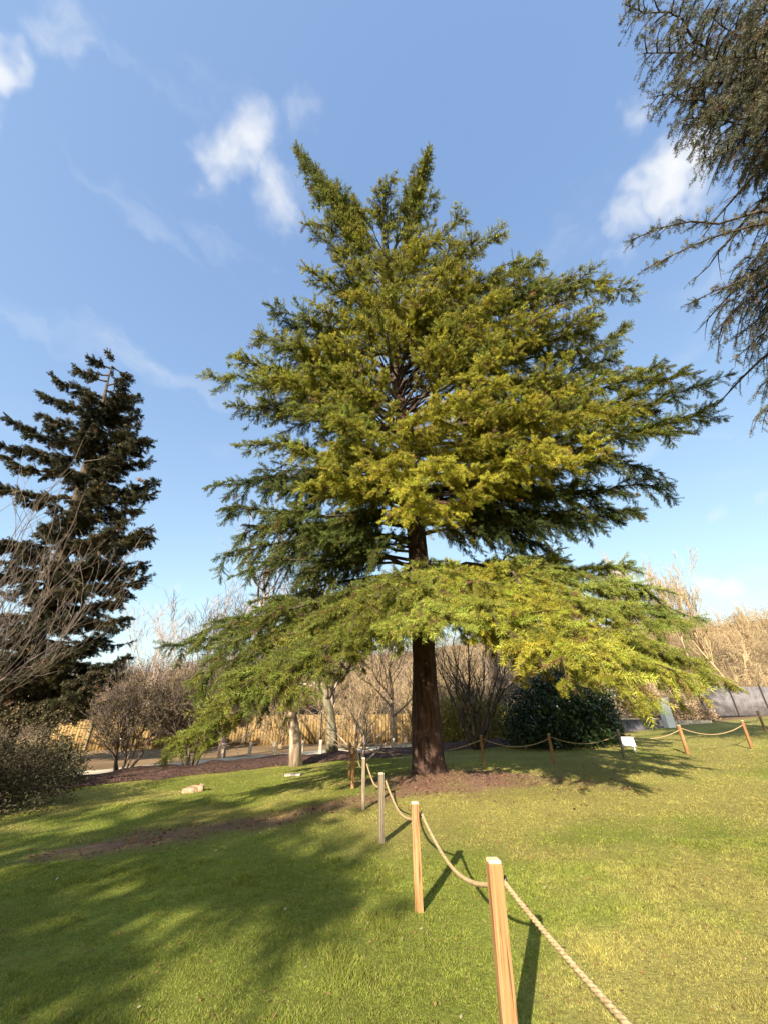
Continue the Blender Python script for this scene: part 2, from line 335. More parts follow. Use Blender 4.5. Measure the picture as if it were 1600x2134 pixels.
# grass blades
def grass_layer(n, y0, y1, h, w, name_seed):
    r = np.random.default_rng(name_seed)
    u = r.random(n); y = y0*(y1/y0)**u if y0 > 0 else r.uniform(y0, y1, n)
    half = np.clip(y*.98+1.0, 0, 22); x = r.uniform(-1, 1, n)*half
    keep = (y < lawn_edge(x)+.15) & (r.random(n) > soil(x, y)*.96) & (np.hypot(x-CED[0], y-CED[1]) > .6)
    x, y = x[keep], y[keep]; m = len(x)
    sc_ = np.clip(y/y0, 1, 3)**.4
    tuft = sstep(.72, .9, vnoise(x, y, 3.1, 55))*sstep(.45, .7, vnoise(x, y, .5, 56))
    hh = h*(1+1.3*tuft)*r.uniform(.5, 1.25, m)*(.45+1.0*vnoise(x, y, 6.0, 51)**1.5+.35*vnoise(x, y, 1.4, 52))*sc_; ww = w*r.uniform(.7, 1.3, m)*sc_
    an = r.uniform(0, 2*math.pi, m); le = r.uniform(.3, 1.8, m)*hh; la = r.uniform(0, 2*math.pi, m)
    z = ground(x, y)
    B = np.stack([x, y, z-.004], -1); S = np.stack([np.cos(an), np.sin(an), 0*an], -1)*ww[:, None]/2
    tip = B+np.stack([np.cos(la)*le, np.sin(la)*le, hh], -1)
    T = np.stack([B-S, B+S, tip], 1)
    c = grass_col(x, y)*r.uniform(.6, 1.45, m)[:, None]*(.72+.56*vnoise(x, y, 14.0, 53))[:, None]
    st = r.random(m) < .10; c[st] = np.array([.42, .34, .14])*r.uniform(.7, 1.1, st.sum())[:, None]
    return T, c
g1 = grass_layer(640000, 1.9, 6.5, .012, .0042, 101)
g2 = grass_layer(420000, 5.5, 24.0, .015, .010, 102)
# scattered dead leaves and clover heads in the sward
rl = np.random.default_rng(140); nl = 3200; yl = 2.0*(16/2.0)**rl.random(nl); xl = rl.uniform(-1, 1, nl)*(yl*.98+.8); kp = yl < lawn_edge(xl); xl, yl = xl[kp], yl[kp]; nl = len(xl)
cl_ = np.stack([xl, yl, ground(xl, yl)+rl.uniform(.006, .016, nl)], -1); dl = nrm(np.stack([rl.normal(0, 1, nl), rl.normal(0, 1, nl), rl.normal(0, .35, nl)], -1)); pl_ = nrm(np.cross(dl, UP+rl.normal(0, .3, (nl, 3))))
sl_ = (rl.uniform(.007, .02, nl)*(yl/4)**.4)[:, None]
nr = 9000; xr = rl.uniform(-5, 6, nr); yr = rl.uniform(6, 14, nr); kp = rl.random(nr) < soil(xr, yr); xr, yr = xr[kp], yr[kp]
cr_ = np.stack([xr, yr, ground(xr, yr)+rl.uniform(.006, .03, len(xr))], -1); cl_ = np.concatenate([cl_, cr_]); nr = len(xr)
dr = nrm(rl.normal(0, 1, (nr, 3))*np.array([1, 1, .4])); dl = np.concatenate([dl, dr]); pl_ = np.concatenate([pl_, nrm(np.cross(dr, UP+rl.normal(0, .3, (nr, 3))))])
sl_ = np.concatenate([sl_, rl.uniform(.012, .045, (nr, 1))]); nl += nr
leafT = np.concatenate([np.stack([cl_-dl*sl_, cl_+pl_*sl_*.6, cl_+dl*sl_], 1), np.stack([cl_-dl*sl_, cl_+dl*sl_, cl_-pl_*sl_*.6], 1)])
lc = np.where(rl.random((nl, 1)) < .10, np.array([[.46, .40, .24]]), np.array([[.30, .17, .07]]))*rl.uniform(.6, 1.15, (nl, 1)); lc[-nr:] = np.array([.24, .12, .07])*rl.uniform(.4, 1.5, (nr, 1))
g1 = (np.concatenate([g1[0], leafT]), np.concatenate([g1[1], lc, lc]))
go = soup('grass', np.concatenate([g1[0], g2[0]]), np.concatenate([g1[1], g2[1]]), M_grass)
tag(go, 'short sunlit lawn grass, green and straw coloured', 'grass', kind='stuff')

# ------------------------------------------------------------------ conifer machinery
class Conifer:
    def __init__(self, seed): self.r = np.random.default_rng(seed); self.limbs = []; self.sec = []; self.tw = []
    def limb(self, S, T, arch=.12, r0=.09, l2=2.2, step=.28, droop=.25, ang=(40, 65), twig=.38, tstep=.11, hang=.25, tint=None, start=.18, flat=.25, tip_up=0.0, low=0.0, wob=.012):
        r = self.r; S = np.asarray(S, float); T = np.asarray(T, float); Ln = np.linalg.norm(T-S)
        C = (S+T)/2+UP*arch*Ln + r.normal(0, .04, 3)*Ln
        tt = np.linspace(0, 1, 12)[:, None]
        pts = (1-tt)**2*S+2*tt*(1-tt)*C+tt**2*T
        pts[:, 2] += tip_up*Ln*np.clip(tt[:, 0]-.6, 0, 1)**2
        wb_ = np.cumsum(r.normal(0, wob, (12, 3)), 0)*Ln; wb_ -= tt*wb_[-1]; pts += wb_
        rad = r0*(1-tt[:, 0]*.93)+.006
        self.limbs.append((pts, rad))
        n2 = max(3, int(Ln*(1-start)/step))
        side = 1
        for i in range(n2):
            t0 = start+(1-start)*(i+r.random())/n2
            k = min(int(t0*11), 10); f = t0*11-k
            p0 = pts[k]*(1-f)+pts[k+1]*f; fw = nrm(pts[k+1]-pts[k])
            sd = nrm(np.cross(fw, UP)+1e-6); side = -side
            an = math.radians(r.uniform(*ang))*(1-.35*t0)
            d = fw*math.cos(an)+sd*side*math.sin(an)+UP*r.normal(0.03, flat*.5)-UP*(r.uniform(.3, .9) if r.random() < low else 0)
            d = nrm(d)
            ln = l2*(.25+.75*(1-t0)**.7)*min(1, .35+t0*2.2)*r.uniform(.6, 1.15)
            ss = np.linspace(0, 1, 5)[:, None]
            q = p0+d*ln*ss+np.array([0, 0, -1.])*droop*ln*ss**2 + r.normal(0, .015, (5, 3))*ln*ss
            self.sec.append((q, np.linspace(.022, .005, 5)*min(1.6, .5+ln*.5)))
            self._twigs(q, ln, fw, twig, tstep, hang, tint, t0)
        self._twigs(pts[6:], Ln*.45, nrm(pts[-1]-pts[-2]), twig*.9, tstep, hang, tint, 1.0)
    def _twigs(self, q, ln, fw, twig, tstep, hang, tint, t0):
        r = self.r; m = max(3, int(ln/tstep))
        s = np.sort(r.uniform(.08, 1.0, m)); kk = np.minimum((s*(len(q)-1)).astype(int), len(q)-2); f = (s*(len(q)-1)-kk)[:, None]
        p = q[kk]*(1-f)+q[kk+1]*f; d = nrm(q[kk+1]-q[kk]); sd = nrm(np.cross(d, UP)+1e-6)
        sg = np.where(r.random(m) < .5, -1., 1.)[:, None]
        h = (r.random(m) < hang)[:, None]
        dd = d*r.uniform(.5, 1.0, (m, 1))+sd*sg*r.uniform(.3, 1.0, (m, 1))+UP*r.normal(.02, .18, (m, 1))
        dd = np.where(h, d*.4+sd*sg*.3-UP*r.uniform(.5, 1.2, (m, 1)), dd)
        dd[-1] = d[-1]
        le = twig*r.uniform(.55, 1.2, m)*(1.28-1.02*s)
        tn = np.broadcast_to(np.asarray(tint if tint is not None else (.1, .1, .03)), (m, 3))
        self.tw.append((p, nrm(dd), le, tn, np.full(m, t0)))
    def foliage(self, spikes, sl, sw, spread=.6, up=.15, light=.35, keep=1.0, dref=None):
        r = self.r
        p = np.concatenate([a[0] for a in self.tw]); d = np.concatenate([a[1] for a in self.tw]); le = np.concatenate([a[2] for a in self.tw]); tn = np.concatenate([a[3] for a in self.tw])
        if keep < 1:
            kmask = r.random(len(p)) < keep; p, d, le, tn = p[kmask], d[kmask], le[kmask], tn[kmask]
        m = len(p); s = (np.arange(spikes)+.5)/spikes
        B = p[:, None, :]+d[:, None, :]*(le[:, None]*s[None])[..., None]
        B[..., 2] -= (.12*le[:, None]*s[None]**2)
        rd = r.normal(0, 1, (m, spikes, 3))
        D = nrm(d[:, None, :]*.75+rd*spread*.6+UP*up)
        dsc = np.clip(np.linalg.norm(p-np.array([0, 0, H]), axis=1)/dref, .6, 1.25)[:, None] if dref else 1.0
        ln = sl*r.uniform(.6, 1.25, (m, spikes))*dsc; pr = nrm(np.cross(D, r.normal(0, 1, (m, spikes, 3))))*(sw*r.uniform(.6, 1.3, (m, spikes, 1))*.5)*(dsc[..., None] if dref else 1.0)
        T = np.stack([B-pr, B+pr, B+D*ln[..., None]], 2).reshape(-1, 3, 3)
        shade = r.uniform(.7, 1.25, (m, 1))*(1-light*.5+light*s[None])
        c = tn[:, None, :]*shade[..., None]*r.uniform(.8, 1.2, (m, spikes, 1))
        return T, c.reshape(-1, 3)
def bark_trunk(poly, mat, parent, base, sides=44, rings=150, flare=.3):
    pts, rad = poly; tt = np.linspace(0, 1, rings)**1.5*(len(pts)-1); ii_ = np.arange(len(pts))
    c = np.stack([np.interp(tt, ii_, pts[:, i]) for i in range(3)], 1); rd = np.interp(tt, ii_, rad)
    an = np.arange(sides)*2*math.pi/sides; A, Z = np.meshgrid(an, c[:, 2]); h_ = np.clip(Z-c[0, 2], 0, None)
    cx_, sy_ = np.cos(A)*3.2+9, np.sin(A)*3.2+9
    ridge = vnoise(cx_*3+Z*.35, sy_*3+Z*.9, 1.0, 5)-.5; lump = vnoise(cx_+Z*.5, sy_-Z*.4, .8, 6)-.5; plate = vnoise(A*3.5+Z*.2, Z*5+A*2, 1.0, 8)-.5
    lob = np.clip(np.cos(A*5+.7+.6*np.sin(A*2)), -.3, 1)
    R = rd[:, None]*(1+.17*ridge+.05*plate+.08*lump+np.exp(-h_/.28)*flare*(.55+.6*lob)+np.exp(-h_/.9)*.10)
    V = np.stack([c[:, None, 0]+R*np.cos(A), c[:, None, 1]+R*np.sin(A), Z], -1).reshape(-1, 3)-np.asarray(base)
    ix = np.arange(rings*sides).reshape(rings, sides); nx2 = np.roll(ix, -1, 1)
    return mesh_from('trunk', V, [np.stack([ix[:-1], nx2[:-1], nx2[1:], ix[1:]], -1).reshape(-1, 4)], mat, parent, None, True)
def needle_mat(name, transl=.16):
    m, t, b, out = new_mat(name)
    ai = N(t, 'ShaderNodeAttribute', attribute_name='col', attribute_type='INSTANCER'); ag = N(t, 'ShaderNodeAttribute', attribute_name='col')
    mu = N(t, 'ShaderNodeMix', data_type='RGBA', blend_type='MULTIPLY'); mu.inputs['Factor'].default_value = 1
    t.links.new(ai.outputs['Color'], mu.inputs['A']); t.links.new(ag.outputs['Color'], mu.inputs['B'])
    t.links.new(mu.outputs['Result'], b.inputs['Base Color']); b.inputs['Roughness'].default_value = .5; b.inputs['Specular IOR Level'].default_value = .25
    tr = N(t, 'ShaderNodeBsdfTranslucent'); t.links.new(mu.outputs['Result'], tr.inputs['Color'])
    mx = N(t, 'ShaderNodeMixShader'); mx.inputs[0].default_value = transl
    t.links.new(b.outputs[0], mx.inputs[1]); t.links.new(tr.outputs[0], mx.inputs[2]); t.links.new(mx.outputs[0], out.inputs['Surface'])
    return m
M_needle = needle_mat('needle_sprays')
def twig_template(seed, tufts, per, nl, nw, fwd):
    # a twig of unit length along +X carrying whorls of narrow needles
    r = np.random.default_rng(seed); m = tufts*per
    s = np.repeat((np.arange(tufts)+.6)/tufts, per)+r.uniform(-.02, .02, m); an = r.uniform(0, 2*math.pi, m)
    B = np.stack([s, .02*np.cos(an), .02*np.sin(an)-.10*s*s], -1)
    D = nrm(np.stack([fwd+r.normal(0, .3, m), np.cos(an)+0*an, np.sin(an)+.12], -1)); ln = nl*r.uniform(.6, 1.2, m)[:, None]*(1.1-.35*s)[:, None]
    pr = nrm(np.cross(D, r.normal(0, 1, (m, 3))))*nw*.5
    T = np.stack([B-pr, B+pr, B+D*ln], 1); c = np.ones((m, 3))*r.uniform(.75, 1.25, m)[:, None]
    axis = np.array([[(0, -.012, 0), (0, .012, 0), (1, 0, -.1)], [(0, 0, -.012), (0, 0, .012), (1, 0, -.1)]])
    T = np.concatenate([T, axis]); c = np.concatenate([c, np.array([[.75, .5, .6]]*2)])
    me = bpy.data.meshes.new('twig_template'); n = len(T); me.from_pydata(T.reshape(-1, 3).tolist(), [], np.arange(3*n).reshape(n, 3).tolist())
    at = me.color_attributes.new('col', 'FLOAT_COLOR', 'POINT'); c4 = np.ones((3*n, 4), dtype=np.float32); c4[:, :3] = np.repeat(c, 3, 0); at.data.foreach_set('color', c4.ravel())
    me.materials.append(M_needle); return bpy.data.objects.new('twig_template', me)
def needle_crown(C, template, parent, base, thick=1.0, smin=.14, keep=1.0):
    r = C.r; p, d, le, tn = [np.concatenate([a[i] for a in C.tw]) for i in range(4)]
    if keep < 1: kmask = r.random(len(p)) < keep; p, d, le, tn = p[kmask], d[kmask], le[kmask], tn[kmask]
    n = len(p); me = bpy.data.meshes.new('crown'); me.vertices.add(n); me.vertices.foreach_set('co', (p-np.asarray(base)).astype(np.float32).ravel())
    eul = np.stack([r.uniform(0, 2*math.pi, n), -np.arcsin(np.clip(d[:, 2], -1, 1)), np.arctan2(d[:, 1], d[:, 0])], -1).astype(np.float32)
    a1 = me.attributes.new('rot', 'FLOAT_VECTOR', 'POINT'); a1.data.foreach_set('vector', eul.ravel())
    L_ = np.maximum(le, smin); th_ = thick*r.uniform(.65, 1.3, n)*np.maximum(L_, .30); scl = np.stack([L_*r.uniform(.8, 1.25, n), th_, th_], -1).astype(np.float32)
    a2 = me.attributes.new('scl', 'FLOAT_VECTOR', 'POINT'); a2.data.foreach_set('vector', scl.ravel())
    c4 = np.ones((n, 4), dtype=np.float32); c4[:, :3] = tn*r.uniform(.68, 1.32, (n, 1))*r.normal(1, .06, (n, 3)); dead = r.random(n) < .035; c4[dead, :3] = np.array([.17, .095, .045])*r.uniform(.5, 1.2, (dead.sum(), 1)); a3 = me.attributes.new('col', 'FLOAT_COLOR', 'POINT'); a3.data.foreach_set('color', c4.ravel())
    o = bpy.data.objects.new('crown', me); link(o, parent); o['kind'] = 'stuff'; me.materials.append(M_needle)
    g = bpy.data.node_groups.new('needle_crown', 'GeometryNodeTree')
    g.interface.new_socket('Geometry', in_out='INPUT', socket_type='NodeSocketGeometry'); g.interface.new_socket('Geometry', in_out='OUTPUT', socket_type='NodeSocketGeometry')
    gi = g.nodes.new('NodeGroupInput'); go_ = g.nodes.new('NodeGroupOutput'); oi = g.nodes.new('GeometryNodeObjectInfo'); oi.inputs['Object'].default_value = template
    ip = g.nodes.new('GeometryNodeInstanceOnPoints')
    nr_ = g.nodes.new('GeometryNodeInputNamedAttribute'); nr_.data_type = 'FLOAT_VECTOR'; nr_.inputs['Name'].default_value = 'rot'
    ns_ = g.nodes.new('GeometryNodeInputNamedAttribute'); ns_.data_type = 'FLOAT_VECTOR'; ns_.inputs['Name'].default_value = 'scl'
    er = g.nodes.new('FunctionNodeEulerToRotation')
    g.links.new(nr_.outputs['Attribute'], er.inputs[0]); g.links.new(er.outputs[0], ip.inputs['Rotation']); g.links.new(ns_.outputs['Attribute'], ip.inputs['Scale'])
    g.links.new(gi.outputs[0], ip.inputs['Points']); g.links.new(oi.outputs['Geometry'], ip.inputs['Instance']); g.links.new(ip.outputs[0], go_.inputs[0])
    md = o.modifiers.new('needles', 'NODES'); md.node_group = g
    return o
TWIG_CEDAR = twig_template(1, 17, 6, .22, .028, .75)
TWIG_SPRUCE = twig_template(2, 15, 6, .24, .05, .55)
TWIG_WEEP = twig_template(3, 9, 6, .17, .030, .5)
def build_conifer(name, label, C, trunk, base, mats, fol, group=None, trunk_sides=14, limb_parts=True, fmat=None, cat='tree'):
    o = thing(name, label, cat, tuple(base), group)
    if name == 'cedar_tree': bark_trunk(trunk, mats[0], o, base)
    else: tubes('trunk', [trunk], trunk_sides, mats[0], o, base)
    if limb_parts:
        for l in C.limbs: tubes('limb', [l], 6, mats[1], o, base)
    else: tubes('limbs', C.limbs, 5, mats[1], o, base)
    tubes('branches', C.sec, 3, mats[1], o, base, smooth=False)['kind'] = 'stuff'
    if isinstance(fol, dict): needle_crown(C, parent=o, base=base, **fol)
    else: soup('crown', fol[0], fol[1], fmat or M_leaf, o, base)
    return o
def trunk_poly(pts, rads, n=26, flare=0.0, seed=0):
    pts = np.array(pts, float); tt = np.linspace(0, len(pts)-1, n); r = np.random.default_rng(seed)
    out = np.stack([np.interp(tt, range(len(pts)), pts[:, i]) for i in range(3)], 1)
    k = np.ones(5)/5
    for i in range(2): out[2:-2, i] = np.convolve(out[:, i], k, 'valid')
    rad = np.interp(tt, range(len(pts)), rads)*r.uniform(.97, 1.03, n); rad[0] *= 1+flare; rad[1] *= 1+flare*.35
    return out, rad

# ------------------------------------------------------------------ the cedar in the rope enclosure
ced = Conifer(5)
tz = [float(ground(*CED))-.1, 3.0, 6.0, 9.0, 13.0, 17.0, 20.0, 22.5, 24.5]
def trunk_xy(z): return np.array([np.interp(z, [0, 6, 9, 13, 20, 26.5], [1.25, 1.27, 1.17, .75, .35, .1]), np.interp(z, [0, 9, 20, 26.5], [12.8, 12.8, 12.5, 11.9])])
ctrunk = trunk_poly([(*trunk_xy(z), z) for z in tz], [.42, .37, .36, .33, .27, .19, .12, .06, .02], 34, .0, 3)
def att(z): return np.array([*trunk_xy(z), z])
YEL = np.array([.315, .290, .030]); OLI = np.array([.170, .195, .032]); DRK = np.array([.036, .056, .018]); BLU = np.array([.085, .110, .062])  # needle colours that also carry the crown's sunlit front and shaded sides
def ctip(px, py, y, tint, za=None, **kw):
    y = y+ced.r.uniform(-.25, .25)
    T = P(px, py, y); z = T[2]
    hd = np.hypot(*(T[:2]-trunk_xy(min(z, 25))))
    if za is None:
        fr = z/27.; za = z - hd*(-.30+.80*fr)
    za = float(np.clip(za, 5.0, 24.0))
    a = dict(arch=.10+ced.r.normal(0, .04), r0=.026+.006*hd, l2=min(2.4, .8+.26*hd), step=.33, droop=.22, tint=tint*ced.r.uniform(.8, 1.15), tstep=.032, twig=.47, start=.26, low=.16, flat=.20, wob=.020)
    a.update(kw); ced.limb(att(za), T, **a)
mix = lambda a, b, k: a*(1-k)+b*k
# upper crown, reaching outwards and towards the lawn
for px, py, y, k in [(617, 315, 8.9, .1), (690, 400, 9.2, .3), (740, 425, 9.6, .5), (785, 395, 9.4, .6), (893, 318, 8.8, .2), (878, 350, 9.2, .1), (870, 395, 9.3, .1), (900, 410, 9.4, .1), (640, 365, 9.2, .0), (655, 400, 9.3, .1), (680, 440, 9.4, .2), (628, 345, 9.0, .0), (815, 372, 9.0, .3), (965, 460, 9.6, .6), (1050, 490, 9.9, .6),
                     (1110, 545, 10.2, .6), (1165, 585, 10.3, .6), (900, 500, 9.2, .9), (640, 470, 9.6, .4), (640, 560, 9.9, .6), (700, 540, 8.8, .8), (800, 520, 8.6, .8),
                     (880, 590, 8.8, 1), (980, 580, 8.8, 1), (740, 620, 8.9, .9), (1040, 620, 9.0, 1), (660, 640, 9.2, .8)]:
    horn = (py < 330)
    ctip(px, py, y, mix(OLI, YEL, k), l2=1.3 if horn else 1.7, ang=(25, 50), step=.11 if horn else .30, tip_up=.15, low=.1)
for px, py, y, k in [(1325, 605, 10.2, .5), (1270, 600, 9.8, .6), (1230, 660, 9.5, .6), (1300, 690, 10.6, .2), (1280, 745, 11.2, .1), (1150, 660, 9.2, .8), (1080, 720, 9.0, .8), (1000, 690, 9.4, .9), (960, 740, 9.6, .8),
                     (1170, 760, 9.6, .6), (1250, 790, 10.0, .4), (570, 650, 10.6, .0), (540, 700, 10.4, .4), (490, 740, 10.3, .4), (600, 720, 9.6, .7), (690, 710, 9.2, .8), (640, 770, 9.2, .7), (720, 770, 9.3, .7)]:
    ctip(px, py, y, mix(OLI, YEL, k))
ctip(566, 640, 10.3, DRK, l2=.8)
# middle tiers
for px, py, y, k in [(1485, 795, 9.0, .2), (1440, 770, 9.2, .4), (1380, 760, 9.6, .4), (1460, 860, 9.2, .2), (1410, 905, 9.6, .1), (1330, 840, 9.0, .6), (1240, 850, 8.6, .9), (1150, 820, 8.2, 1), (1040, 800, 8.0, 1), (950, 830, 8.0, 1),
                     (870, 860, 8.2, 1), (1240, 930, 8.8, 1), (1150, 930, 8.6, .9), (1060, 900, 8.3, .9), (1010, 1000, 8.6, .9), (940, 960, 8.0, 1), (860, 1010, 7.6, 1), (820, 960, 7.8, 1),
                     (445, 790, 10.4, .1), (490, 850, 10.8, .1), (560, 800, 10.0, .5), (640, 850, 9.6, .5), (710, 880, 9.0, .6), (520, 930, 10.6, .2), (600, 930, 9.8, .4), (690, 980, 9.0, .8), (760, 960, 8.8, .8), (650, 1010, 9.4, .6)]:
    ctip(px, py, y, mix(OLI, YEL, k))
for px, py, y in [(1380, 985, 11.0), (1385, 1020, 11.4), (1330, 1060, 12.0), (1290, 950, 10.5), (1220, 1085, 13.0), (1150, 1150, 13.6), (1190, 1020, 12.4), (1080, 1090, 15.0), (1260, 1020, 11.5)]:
    ctip(px, py, y, mix(DRK, OLI, .35), hang=.4, start=.2, droop=.35, low=.4)  # dark tint puts the shade of the undersides into these limbs
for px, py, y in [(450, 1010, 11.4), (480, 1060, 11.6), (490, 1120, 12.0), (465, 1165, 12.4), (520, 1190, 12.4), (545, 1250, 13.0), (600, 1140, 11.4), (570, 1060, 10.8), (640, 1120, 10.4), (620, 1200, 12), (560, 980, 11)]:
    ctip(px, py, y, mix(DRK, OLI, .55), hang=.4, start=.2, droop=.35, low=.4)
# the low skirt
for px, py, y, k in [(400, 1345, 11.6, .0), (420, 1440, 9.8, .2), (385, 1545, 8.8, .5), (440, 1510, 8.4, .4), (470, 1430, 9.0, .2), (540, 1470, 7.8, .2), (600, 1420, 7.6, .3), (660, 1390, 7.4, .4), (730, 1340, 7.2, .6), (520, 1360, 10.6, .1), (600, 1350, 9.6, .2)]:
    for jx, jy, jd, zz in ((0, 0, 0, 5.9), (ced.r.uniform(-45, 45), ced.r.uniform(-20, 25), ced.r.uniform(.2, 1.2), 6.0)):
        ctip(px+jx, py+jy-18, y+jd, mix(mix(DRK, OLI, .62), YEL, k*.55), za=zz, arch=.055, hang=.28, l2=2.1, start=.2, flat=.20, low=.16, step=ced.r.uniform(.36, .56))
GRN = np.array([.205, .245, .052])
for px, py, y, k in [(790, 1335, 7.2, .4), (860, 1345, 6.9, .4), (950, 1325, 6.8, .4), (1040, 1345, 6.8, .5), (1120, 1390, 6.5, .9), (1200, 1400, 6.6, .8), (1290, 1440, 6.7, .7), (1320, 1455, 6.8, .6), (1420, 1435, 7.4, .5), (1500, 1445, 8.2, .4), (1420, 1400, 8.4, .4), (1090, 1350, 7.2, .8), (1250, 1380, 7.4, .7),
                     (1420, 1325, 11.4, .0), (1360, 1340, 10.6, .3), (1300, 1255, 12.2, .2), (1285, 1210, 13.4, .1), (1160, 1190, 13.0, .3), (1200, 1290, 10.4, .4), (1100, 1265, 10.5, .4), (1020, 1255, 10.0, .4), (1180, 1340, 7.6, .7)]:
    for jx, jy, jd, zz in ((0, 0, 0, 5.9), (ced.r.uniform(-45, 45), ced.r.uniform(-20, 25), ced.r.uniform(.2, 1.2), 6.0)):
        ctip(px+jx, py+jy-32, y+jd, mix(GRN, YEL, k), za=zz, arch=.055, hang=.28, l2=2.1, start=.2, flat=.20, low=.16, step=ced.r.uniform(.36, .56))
# further limbs filling the camera-side tiers
def inside(px, py, poly):
    c = False; j = len(poly)-1
    for i in range(len(poly)):
        if (poly[i][1] > py) != (poly[j][1] > py) and px < (poly[j][0]-poly[i][0])*(py-poly[i][1])/(poly[j][1]-poly[i][1])+poly[i][0]: c = not c
        j = i
    return c
CROWN = [(650, 440), (760, 430), (860, 430), (960, 480), (1100, 540), (1300, 620), (1260, 720), (1400, 790), (1420, 860), (1330, 930), (1260, 960), (1000, 990), (840, 1000), (700, 1010), (520, 1030), (540, 900), (480, 800), (560, 700), (650, 600)]
HOLE = [(745, 660), (930, 660), (900, 800), (860, 870), (780, 860)]
cnt = 0
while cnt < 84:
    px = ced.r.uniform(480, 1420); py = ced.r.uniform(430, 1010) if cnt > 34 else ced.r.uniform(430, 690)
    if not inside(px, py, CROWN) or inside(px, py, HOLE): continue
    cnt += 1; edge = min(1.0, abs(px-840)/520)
    ctip(px, py, ced.r.uniform(8.6, 10.2)+edge*.8, mix(mix(DRK, OLI, 1-.55*edge), YEL, np.clip(ced.r.normal(.65-.65*edge, .28), 0, 1)), l2=ced.r.uniform(1.0, 1.9), start=.5)  # tint darkens towards the crown's sides, shade put into the needle colour
for poly, want, y0, y1, kk_ in [([(470, 1000), (800, 1000), (830, 1110), (700, 1200), (570, 1270), (500, 1190)], 9, 10.2, 12.6, .5), ([(960, 1000), (1380, 980), (1330, 1060), (1160, 1150), (1000, 1130)], 7, 11.5, 14.5, .25)]:
    cnt = 0
    while cnt < want:
        px, py = ced.r.uniform(460, 1400), ced.r.uniform(980, 1280)
        if not inside(px, py, poly): continue
        cnt += 1; ctip(px, py, ced.r.uniform(y0, y1), mix(DRK, OLI, ced.r.uniform(0, .8)*kk_*2), hang=.4, droop=.4, l2=1.7, start=.25, low=.45)
# limbs on the far side
for i in range(46):
    z = ced.r.uniform(9.5, 24) if i > 9 else ced.r.uniform(5.2, 6.3); hd = np.interp(z, [5, 9, 14, 20, 25], [5.5, 6.5, 6.5, 5.0, 2.0])*ced.r.uniform(.75, 1.1)
    a = ced.r.uniform(-.12*math.pi, 1.12*math.pi); S = att(z)
    if 6.8 < z < 10.5: hd *= .85
    T = S+np.array([math.cos(a)*hd, math.sin(a)*hd, hd*(-.30+.80*z/27.)*.9])
    ced.limb(S, T, arch=.10, r0=.035+.007*hd, l2=1.7, step=.5, droop=.3, tint=mix(DRK, OLI, ced.r.uniform(.1, .6)), tstep=.06, hang=.35, low=.3)
for i in range(16):
    z = ced.r.uniform(18, 24); a = ced.r.uniform(0, 2*math.pi); hd = (25.5-z)*.5+.8; S = att(z)
    ced.limb(S, S+np.array([math.cos(a)*hd, math.sin(a)*hd, hd*.7]), l2=1.0, step=.35, tstep=.04, tint=mix(OLI, YEL, .4))
fol = dict(template=TWIG_CEDAR, smin=.16, keep=.85); print('cedar twigs', sum(len(a[0]) for a in ced.tw), 'limbs', len(ced.limbs))
cb = np.array([CED[0], CED[1], float(ground(*CED))])
cedar = build_conifer('cedar_tree', 'big spreading golden-green cedar with a thick bare lower trunk inside the rope line', ced, ctrunk, cb, (M_bark, M_limb), fol)

# ------------------------------------------------------------------ dark spruce on the left
spr = Conifer(21); sb = np.array([-17.2, 20.0]); sz = float(ground(*sb))
strunk = trunk_poly([(sb[0], sb[1], sz-.1), (sb[0]-.9, 20, 9), (sb[0]-2.2, 20, 18), (sb[0]-3.4, 20, 24.8)], [.48, .36, .2, .03], 24, .2, 5)
SPC = np.array([.028, .029, .014]); SPB = np.array([.075, .064, .024])
def sxy(z): return np.array([np.interp(z, strunk[0][:, 2], strunk[0][:, 0]), np.interp(z, strunk[0][:, 2], strunk[0][:, 1]), z])
def stip(px, py, y, rise=.15, **kw):
    T = P(px, py, y); hd = np.hypot(*(T[:2]-sxy(T[2])[:2])); za = np.clip(T[2]-hd*rise, 2, 25.6)
    a = dict(arch=-.04, r0=.05+.008*hd, l2=min(1.5, .6+.2*hd), step=.26, droop=.25, twig=.46, tstep=.030, hang=.5, tint=mix(SPC, SPB, spr.r.uniform(0, .8)), start=.12, tip_up=.5)
    a.update(kw); spr.limb(sxy(za), T, **a)
for px, py, y in [(225, 738, 19.8), (185, 748, 19.4), (155, 768, 19.2), (108, 790, 19), (78, 825, 18.8), (270, 785, 19.6), (288, 830, 19.8), (290, 865, 19.6), (12, 880, 18.6), (80, 870, 18.8), (312, 930, 19.4), (305, 968, 19.6), (318, 1015, 19.2), (318, 1040, 19.4),
                  (285, 1070, 19.8), (305, 1115, 19), (310, 1135, 19.4), (296, 1190, 19), (295, 1225, 19.4), (262, 1305, 19.2), (260, 1390, 19.2), (225, 1480, 19.6), (245, 1430, 19), (0, 960, 18.4), (-60, 1000, 18), (-40, 920, 18.4), (40, 1040, 18), (-70, 1130, 18), (10, 1180, 17.6), (-60, 1280, 18), (30, 1330, 17.6), (0, 1420, 18),
                  (90, 1250, 17), (160, 1300, 17), (120, 1400, 17), (190, 1430, 17.4), (200, 1180, 17), (100, 1100, 17), (180, 1050, 17), (240, 960, 17.6), (200, 900, 17.6), (120, 960, 17.2), (60, 1480, 18), (150, 1500, 17.5)]:
    stip(px, py, y, .22 if py < 900 else (.0 if py < 1150 else -.12))
for i in range(40):
    py = spr.r.uniform(800, 1480); lo_ = max(-60, 215-(py-740)*.9); px = spr.r.uniform(lo_, np.interp(py, [740, 930, 1230, 1480], [255, 300, 285, 225])); stip(px, py, spr.r.uniform(16.6, 18.8), .15 if py < 950 else -.05)
